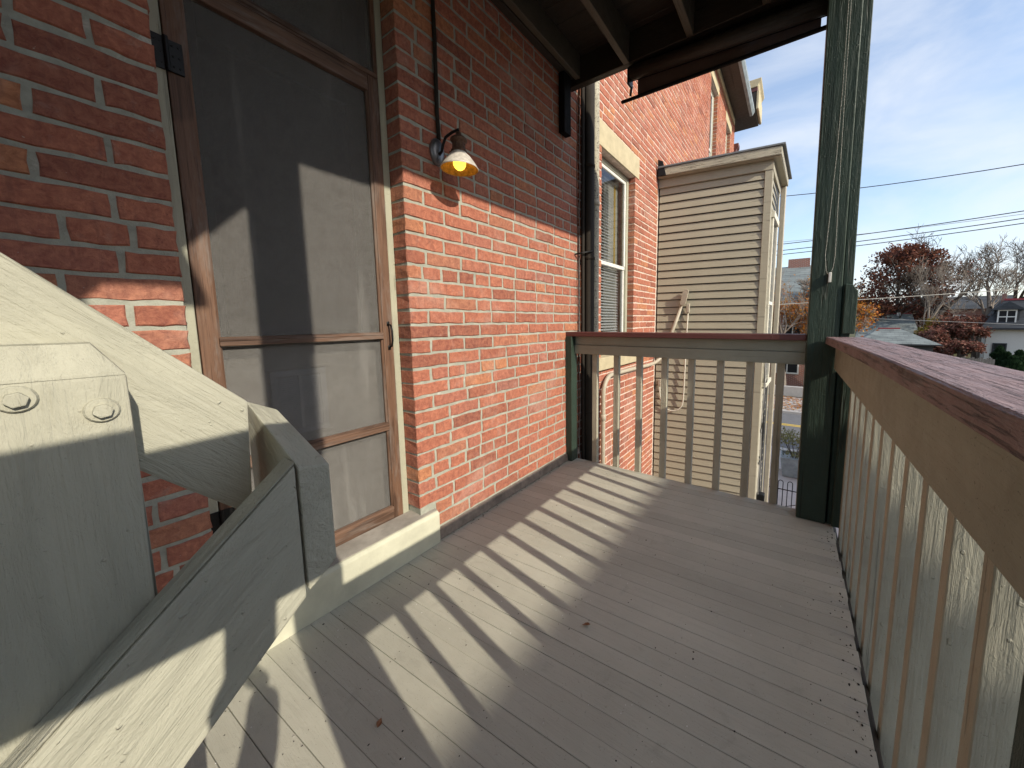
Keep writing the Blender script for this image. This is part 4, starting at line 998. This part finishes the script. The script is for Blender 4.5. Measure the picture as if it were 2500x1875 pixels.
# brick house behind the thicket
T = frame_at(-14.2, 66, -6)
H4 = thing('brick_house', 'long red brick house half hidden behind the reddish thicket', 'house', gp(-14.2, 66))
lbox('wall', T, -3.4, 5.0, 0, 6, 0, 5.4, 'far_brick', H4)
prism('roof', [T(-3.7, -.4, 5.4), T(-3.7, 6.4, 5.4), T(-3.7, 3, 7.0)], Vector(T(9, 0, 0))-Vector(T(0, 0, 0)), 'shingle_black', H4, 0)
for xw in (-2.6, .2, 2.6): lwin(T, xw, xw+.9, 3.2, 4.6, H4)
# white house with black mansard dormer at the edge
T = frame_at(-16.75, 51, -14)
H5 = thing('white_house', 'white house with black shingled upper storey and gabled dormer', 'house', gp(-16.75, 51))
lbox('wall', T, .0, 9, 0, 8, 0, 3.35, 'house_white', H5)
bm = bmesh.new(); q = [T(-.45, -.5, 3.32), T(9.5, -.5, 3.32), T(9.5, 8.5, 3.32), T(-.45, 8.5, 3.32), T(.9, 1.5, 5.9), T(8.4, 1.5, 5.9), T(8.4, 6.5, 5.9), T(.9, 6.5, 5.9)]
vs = [bm.verts.new(p) for p in q]
for f in ((0, 1, 5, 4), (1, 2, 6, 5), (2, 3, 7, 6), (3, 0, 4, 7), (4, 5, 6, 7), (3, 2, 1, 0)): bm.faces.new([vs[i] for i in f])
bm_obj('roof', bm, 'shingle_black', H5)
lbox('eave', T, -.5, 9.55, -.56, -.45, 3.25, 3.40, 'dark_trim', H5); lbox('ridge_trim', T, .85, 8.45, 1.42, 1.5, 5.85, 6.02, 'roof_red', H5)
lbox('chimney', T, .75, 1.0, 2.2, 2.5, 5.6, 6.5, 'far_brick', H5)
dm = lbox('dormer', T, .42, 1.72, .05, 3., 3.7, 5.05, 'dark_trim', H5)
prism('dormer_roof', [T(.12, -.25, 5.0), T(2.02, -.25, 5.0), T(1.07, -.25, 5.72)], Vector(T(0, 3, 0))-Vector(T(0, 0, 0)), 'shingle_black', H5, 0)
prism('dormer_gable', [T(.45, -.01, 5.0), T(1.69, -.01, 5.0), T(1.07, -.01, 5.45)], Vector(T(0, .05, 0))-Vector(T(0, 0, 0)), 'house_white', dm, 0)
lwin(T, .58, 1.48, 3.85, 4.90, H5, 'frame_white', -.02)
lwin(T, .50, 1.15, .95, 1.95, H5, 'dark_trim', -.05, False)
# plank fence before the thicket
FN = thing('plank_fence', 'weathered grey plank fence below the reddish thicket', 'fence', gp(-15.2, 44))
T = frame_at(-15.2, 44, -12)
for k in range(24): lbox('picket', T, -1.8+k*.15, -1.8+k*.15+.135, 0, .02, 0, 1.12+.06*math.sin(k*2.1), 'fence_grey', FN)
lbox('fence_rail', T, -1.8, 1.8, .021, .06, .3, .4, 'fence_grey', FN)

# overhead wires
def wire(label, az0, el0, az1, el1, X, rr, mat, sag=.15):
    pts = []
    for i in range(13):
        t = i/12; az = az0+12+(az1-12-az0-12)*t
        f = (az-az0)/(az1-az0); el = el0+(el1-el0)*f; rng = X/math.cos(rad(az)); p = at(az, el, rng)
        pts.append((p.x, p.y, p.z-sag*0))
    return setp(tube('overhead_wire', pts, rr, mat, None, 5), label, 'wire')
wire('single overhead wire crossing the sky highest above the street', 1.9, 15.62, -17.74, 14.19, 15, .012, 'cable_black')
wire('uppermost of three close dark overhead wires over the street', 1.8, 9.83, -18.1, 10.03, 17, .014, 'cable_black')
wire('middle one of three close dark overhead wires over the street', 1.99, 9.03, -18.16, 9.36, 17.4, .014, 'cable_black')
wire('lowest of three close dark overhead wires over the street', 2.06, 8.52, -18.2, 8.91, 17.8, .014, 'cable_black')
wire('thin grey overhead wire just above the three dark ones', 1.8, 10.1, -18.1, 9.75, 18.5, .008, 'cable_grey')
wire('pale sunlit cable crossing in front of the russet oak', 1.0, 2.05, -18.7, 2.75, 22, .014, 'cable_cream')
wire('pale cable crossing before the red thicket towards the dormer', -9, -.05, -19, -.69, 40, .018, 'cable_grey')

# ================================================================== YARD: planter, gate
PT = thing('planter', 'square galvanised planter holding a pale leaved shrub by the street', 'planter', (11.5, -1.75, G))
bm = bmesh.new()
b0 = [(11.32, -1.42), (11.85, -1.42), (11.85, -1.95), (11.32, -1.95)]; t0 = [(11.24, -1.35), (11.93, -1.35), (11.93, -2.02), (11.24, -2.02)]
lo = [bm.verts.new((x, y, G+.021)) for x, y in b0]; hi = [bm.verts.new((x, y, G+.56)) for x, y in t0]
ri = [bm.verts.new((11.585+(x-11.585)*.9, -1.685+(y+1.685)*.9, G+.56)) for x, y in t0]; rb = [bm.verts.new((11.585+(x-11.585)*.88, -1.685+(y+1.685)*.88, G+.50)) for x, y in t0]
for A, B in ((lo, hi), (hi, ri), (ri, rb)):
    for k in range(4): bm.faces.new((A[k], A[(k+1) % 4], B[(k+1) % 4], B[k]))
bm.faces.new(lo[::-1]); bm.faces.new(rb); bm_obj('pot', bm, 'galvanised', PT)
R = random.Random(77); bm = bmesh.new(); tips = []
for k in range(6):
    a = k*1.05+.3; p0 = Vector((11.58+.05*math.cos(a), -1.68+.05*math.sin(a), G+.5)); p1 = p0+Vector((.16*math.cos(a), .16*math.sin(a), .32)); p2 = p1+Vector((.12*math.cos(a+.4), .12*math.sin(a+.4), .26))
    bm_tube(bm, [p0, p1, p2], [.013, .010, .006], 6); tips += [p1.lerp(p2, .6), p2]
bm_obj('stems', bm, 'bark', PT)
V, F, C = [], [], []
for _ in range(900):
    q = R.choice(tips)+Vector((R.gauss(0, .10), R.gauss(0, .10), R.gauss(.02, .07)))
    if R.random() < .15: q = Vector((11.58+R.gauss(0, .16), -1.68+R.gauss(0, .16), G+.58+abs(R.gauss(0, .03))))
    a = Vector((R.gauss(0, 1), R.gauss(0, 1), R.gauss(0, .6))).normalized(); b_ = a.orthogonal().normalized(); s = .032*R.uniform(.6, 1.4); i0 = len(V)
    V += [tuple(q+a*s), tuple(q+b_*s*.5), tuple(q-a*s), tuple(q-b_*s*.5)]; F.append((i0, i0+1, i0+2, i0+3)); C.append(R.random())
cluster('foliage', V, F, 'leaves_shrub', PT, C)
GT = thing('iron_gate', 'low black iron gate of hooped bars below the porch', 'gate', (8.0, -1.6, G))
for k in range(6):
    y = -1.22-k*.155
    tube('hoop', [(8.0, y, G+.06), (8.0, y, G+1.12)]+arc((8.0, y-.04, G+1.14), .04, 0, math.pi, 6, (0, 1, 0), (0, 0, 1))+[(8.0, y-.08, G+1.12), (8.0, y-.08, G+.06)], .0075, 'black_metal', GT, 6)
for z in (.1, 1.0): tube('cross_bar', [(8.0, -1.15, G+z), (8.0, -2.15, G+z)], .010, 'black_metal', GT, 6)
tube('brace_bar', [(8.0, -1.15, G+.5), (8.0, -2.15, G+.95)], .007, 'black_metal', GT, 6)
# fallen leaves on the far pavement
R = random.Random(55); V, F, C = [], [], []
for _ in range(5200):
    x, y = R.uniform(19.5, 22.9), R.uniform(-14, 6); s = R.uniform(.04, .09); a = R.uniform(0, 6.28); z = G+.105+R.uniform(0, .05); i0 = len(V)
    for k in range(4): V.append((x+s*math.cos(a+k*1.57)*(1 if k % 2 else .6), y+s*math.sin(a+k*1.57)*(1 if k % 2 else .6), z+R.uniform(0, .03)))
    F.append((i0, i0+1, i0+2, i0+3)); C.append(R.random())
setp(cluster('fallen_leaves', V, F, 'leaves_orange', None, C), 'orange fallen leaves carpeting the far pavement', 'leaves', kind='stuff')

# ================================================================== NEIGHBOUR across the side yard (its eaves shade the deck near the railing)
T_ = lambda x, y, z: (x, y, z)
NH = thing('neighbour_house', 'flat roofed pale house across the side yard beyond the railing', 'house', (-1.2, -12, G))
box('wall', -3.4, .9, -16, -9.6, G, 4.93, 'house_white', NH, 0)  # unseen wall kept pale to bounce light, and narrow to leave more sky
box('parapet_coping', -3.45, .95, -16.05, -9.5, 4.932, 5.21, 'concrete', NH, .01)
for k in range(2):
    xw = -2.6+k*1.7
    wf = box('window', xw, xw+1.0, -9.598, -9.55, 1.5, 3.3, 'dark_room', NH, 0)
    box('window_sill', xw-.1, xw+1.1, -9.598, -9.45, 1.36, 1.49, 'lintel_stone', wf, .004)

for k, (x0, x1, top, mat, lab) in enumerate(((3.2, 12.5, 3.7, 'far_brick', 'low brick house added across the side yard to block low sky'), (-16, -5.2, 4.3, 'far_brick', 'long brick house added away from the street to block low sky'))):  # unseen houses added to block low sky and darken the upper porch wall
    n2 = thing('neighbour_house', lab, 'house', ((x0+x1)/2, -13, G))
    box('wall', x0, x1, -16.5, -10.2, G, top-.5, mat, n2, 0)
    prism('roof', [(x0-.3, -9.9, top-.5), (x0-.3, -16.8, top-.5), (x0-.3, -13.3, top+1.6)], (x1-x0+.6, 0, 0), 'shingle_black', n2, 0)
    for q in range(3):
        xw = x0+1.2+q*(x1-x0)/3.2
        wf = box('window', xw, xw+1.0, -10.198, -10.15, .6, 2.1, 'dark_room', n2, 0); box('window_sill', xw-.1, xw+1.1, -10.198, -10.05, .46, .59, 'lintel_stone', wf, .004)

# ================================================================== THE PHOTOGRAPHER, on the steps behind the lens
def clothes():
    b = NB('clothing'); sp = b.n('ShaderNodeSeparateXYZ', {'Vector': b.coords()}); n1 = b.noise(b.coords(), 40, 4, .6)
    c = b.ramp(b.math('ADD', b.math('MULTIPLY', sp.outputs['Z'], .5), .5), [(.0, (.03, .035, .05)), (.60, (.03, .035, .05)), (.61, (.05, .06, .075)), (1., (.05, .06, .075))])
    b.bsdf(c, .85, b.bump(n1, .5, .004), .2)
clothes(); plain('skin', (.50, .29, .21), .5, var=.06); plain('hair', (.03, .018, .012), .6, var=.3); plain('phone_black', (.01, .01, .012), .25)
PE = thing('person', 'person in dark jacket leaning forward and holding up a phone', 'person', (-.68, -1.42, -.58))
def skin(name, V, E, RR_, mat, root=0, lev=2):
    me = bpy.data.meshes.new(name); me.from_pydata(V, E, []); me.update()
    o = link(name, me, mat, PE); md = o.modifiers.new('skin', 'SKIN'); md.use_smooth_shade = True
    for i, r in enumerate(RR_):
        me.skin_vertices[0].data[i].radius = r if isinstance(r, tuple) else (r, r); me.skin_vertices[0].data[i].use_root = (i == root)
    sb = o.modifiers.new('sub', 'SUBSURF'); sb.levels = lev; sb.render_levels = lev
    return o
V = [(-.62, -1.40, .26), (-.56, -1.405, .45), (-.47, -1.41, .64), (-.40, -1.42, .79), (-.36, -1.42, .86),          # 0 pelvis .. 4 neck
     (-.33, -1.56, .78), (-.235, -1.57, .66), (-.045, -1.505, .545), (.043, -1.495, .675), (.080, -1.485, .785),      # right arm 5..9
     (-.50, -1.28, .78), (-.55, -1.22, .62), (-.56, -1.19, .48), (-.50, -1.17, .34), (-.44, -1.16, .22),            # left arm 10..14
     (-.60, -1.49, .20), (-.60, -1.50, -.12), (-.68, -1.50, -.45), (-.70, -1.50, -.54), (-.56, -1.50, -.555),       # right leg
     (-.66, -1.31, .20), (-.68, -1.30, -.12), (-.74, -1.30, -.45), (-.76, -1.30, -.54), (-.62, -1.29, -.555)]
E_ = [(0, 1), (1, 2), (2, 3), (3, 4), (3, 5), (5, 6), (6, 7), (7, 8), (8, 9), (3, 10), (10, 11), (11, 12), (12, 13), (13, 14), (0, 15), (15, 16), (16, 17), (17, 18), (18, 19), (0, 20), (20, 21), (21, 22), (22, 23), (23, 24)]
RR_ = [(.15, .11), (.14, .105), (.155, .11), (.13, .10), .06, .068, .056, .046, .042, .038, .068, .056, .048, .042, .034, .088, .066, .048, .045, .04, .088, .066, .048, .045, .04]
skin('body', V, E_, RR_, 'clothing')
hd = Vector((-.275, -1.405, 1.0)); bm = bmesh.new(); bmesh.ops.create_uvsphere(bm, u_segments=24, v_segments=16, radius=1.)
fd = Vector((.83, .55, 0))
for v in bm.verts:
    c = v.co.copy(); f = c.dot(fd); v.co = hd+Vector((c.x*.082, c.y*.082, c.z*.115))+fd*(.02*f if f > 0 else 0)
    if f > .8 and abs(c.z+.15) < .2: v.co += fd*.018*(1-abs(c.z+.15)/.2)
    if c.z < -.5: v.co -= Vector((0, 0, 0))
bm_obj('head', bm, 'skin', PE, True)
for sgn in (1, -1):
    sd_ = Vector((-.55, .83, 0))*sgn
    e = hd+fd*.093+sd_*.032+Vector((0, 0, .012)); lathe('eye', [(0, .006), (.007, .004), (.010, 0)], e, 'fleck_white', PE, fd, 10)
    lathe('ear', [(0, .012), (.016, .01), (.022, 0), (.018, -.006)], hd+sd_*.078, 'skin', PE, sd_, 12)
bm = bmesh.new(); bmesh.ops.create_uvsphere(bm, u_segments=20, v_segments=14, radius=1.)
bmesh.ops.delete(bm, geom=[v for v in bm.verts if v.co.z < -.25 or (v.co.dot(fd) > .55 and v.co.z < .45)], context='VERTS')
for v in bm.verts: v.co = hd+Vector((v.co.x*.093, v.co.y*.093, v.co.z*.124+.004))
bm_obj('hair', bm, 'hair', PE, True)
tube('neck', [(-.36, -1.42, .84), (-.30, -1.41, .93)], [.058, .052], 'skin', PE, 12)
# right hand closed round the phone
PC_ = EYE-fw*.016-u2*.040+r2*.070
hw = Vector((.080, -1.485, .785)); pm = PC_-u2*.105-fw*.02
V = [hw, hw.lerp(pm, .55), pm]; E_ = [(0, 1), (1, 2)]; RR_ = [(.030, .024), (.040, .022), (.038, .018)]
for k, (a, ln) in enumerate(((-.030, .62), (-.010, .72), (.012, .70), (.032, .56))):
    b0 = pm+r2*a; i0 = len(V)
    V += [b0+u2*.03-fw*.006, b0+u2*.055*ln/.6+r2*.012-fw*.004, b0+u2*.075*ln/.6+r2*.016+fw*.004]; E_ += [(2, i0), (i0, i0+1), (i0+1, i0+2)]; RR_ += [.0095, .0088, .0075]
i0 = len(V); t0 = hw.lerp(pm, .6); V += [t0-r2*.025+u2*.02, t0-r2*.034+u2*.055-fw*.008, t0-r2*.030+u2*.085]; E_ += [(1, i0), (i0, i0+1), (i0+1, i0+2)]; RR_ += [.012, .010, .008]
skin('hand', [tuple(v) for v in V], E_, RR_, 'skin')
hl = Vector((-.44, -1.16, .22)); V = [hl, hl+Vector((.02, .005, -.05)), hl+Vector((.035, .008, -.09))]; E_ = [(0, 1), (1, 2)]; RR_ = [(.028, .022), (.036, .02), (.034, .017)]
for k in range(4):
    i0 = len(V); b0 = V[2]+Vector((-.024+.016*k, .004*k, 0)); V += [b0+Vector((.008, 0, -.03)), b0+Vector((.016, .004, -.055-.004*(k in (1, 2)))), b0+Vector((.014, .012, -.075-.006*(k in (1, 2))))]; E_ += [(2, i0), (i0, i0+1), (i0+1, i0+2)]; RR_ += [.0095, .0088, .0075]
i0 = len(V); V += [V[1]+Vector((.03, .005, -.02)), V[1]+Vector((.045, .008, -.05)), V[1]+Vector((.048, .012, -.072))]; E_ += [(1, i0), (i0, i0+1), (i0+1, i0+2)]; RR_ += [.012, .010, .008]
skin('hand', [tuple(v) for v in V], E_, RR_, 'skin')
PH = thing('phone', 'black phone held upright in the hand of the photographer', 'phone', PC_)
pts = [PC_-r2*.037-u2*.075, PC_+r2*.037-u2*.075, PC_+r2*.037+u2*.075, PC_-r2*.037+u2*.075]
prism('case', pts, -fw*.008, 'phone_black', PH, .002)
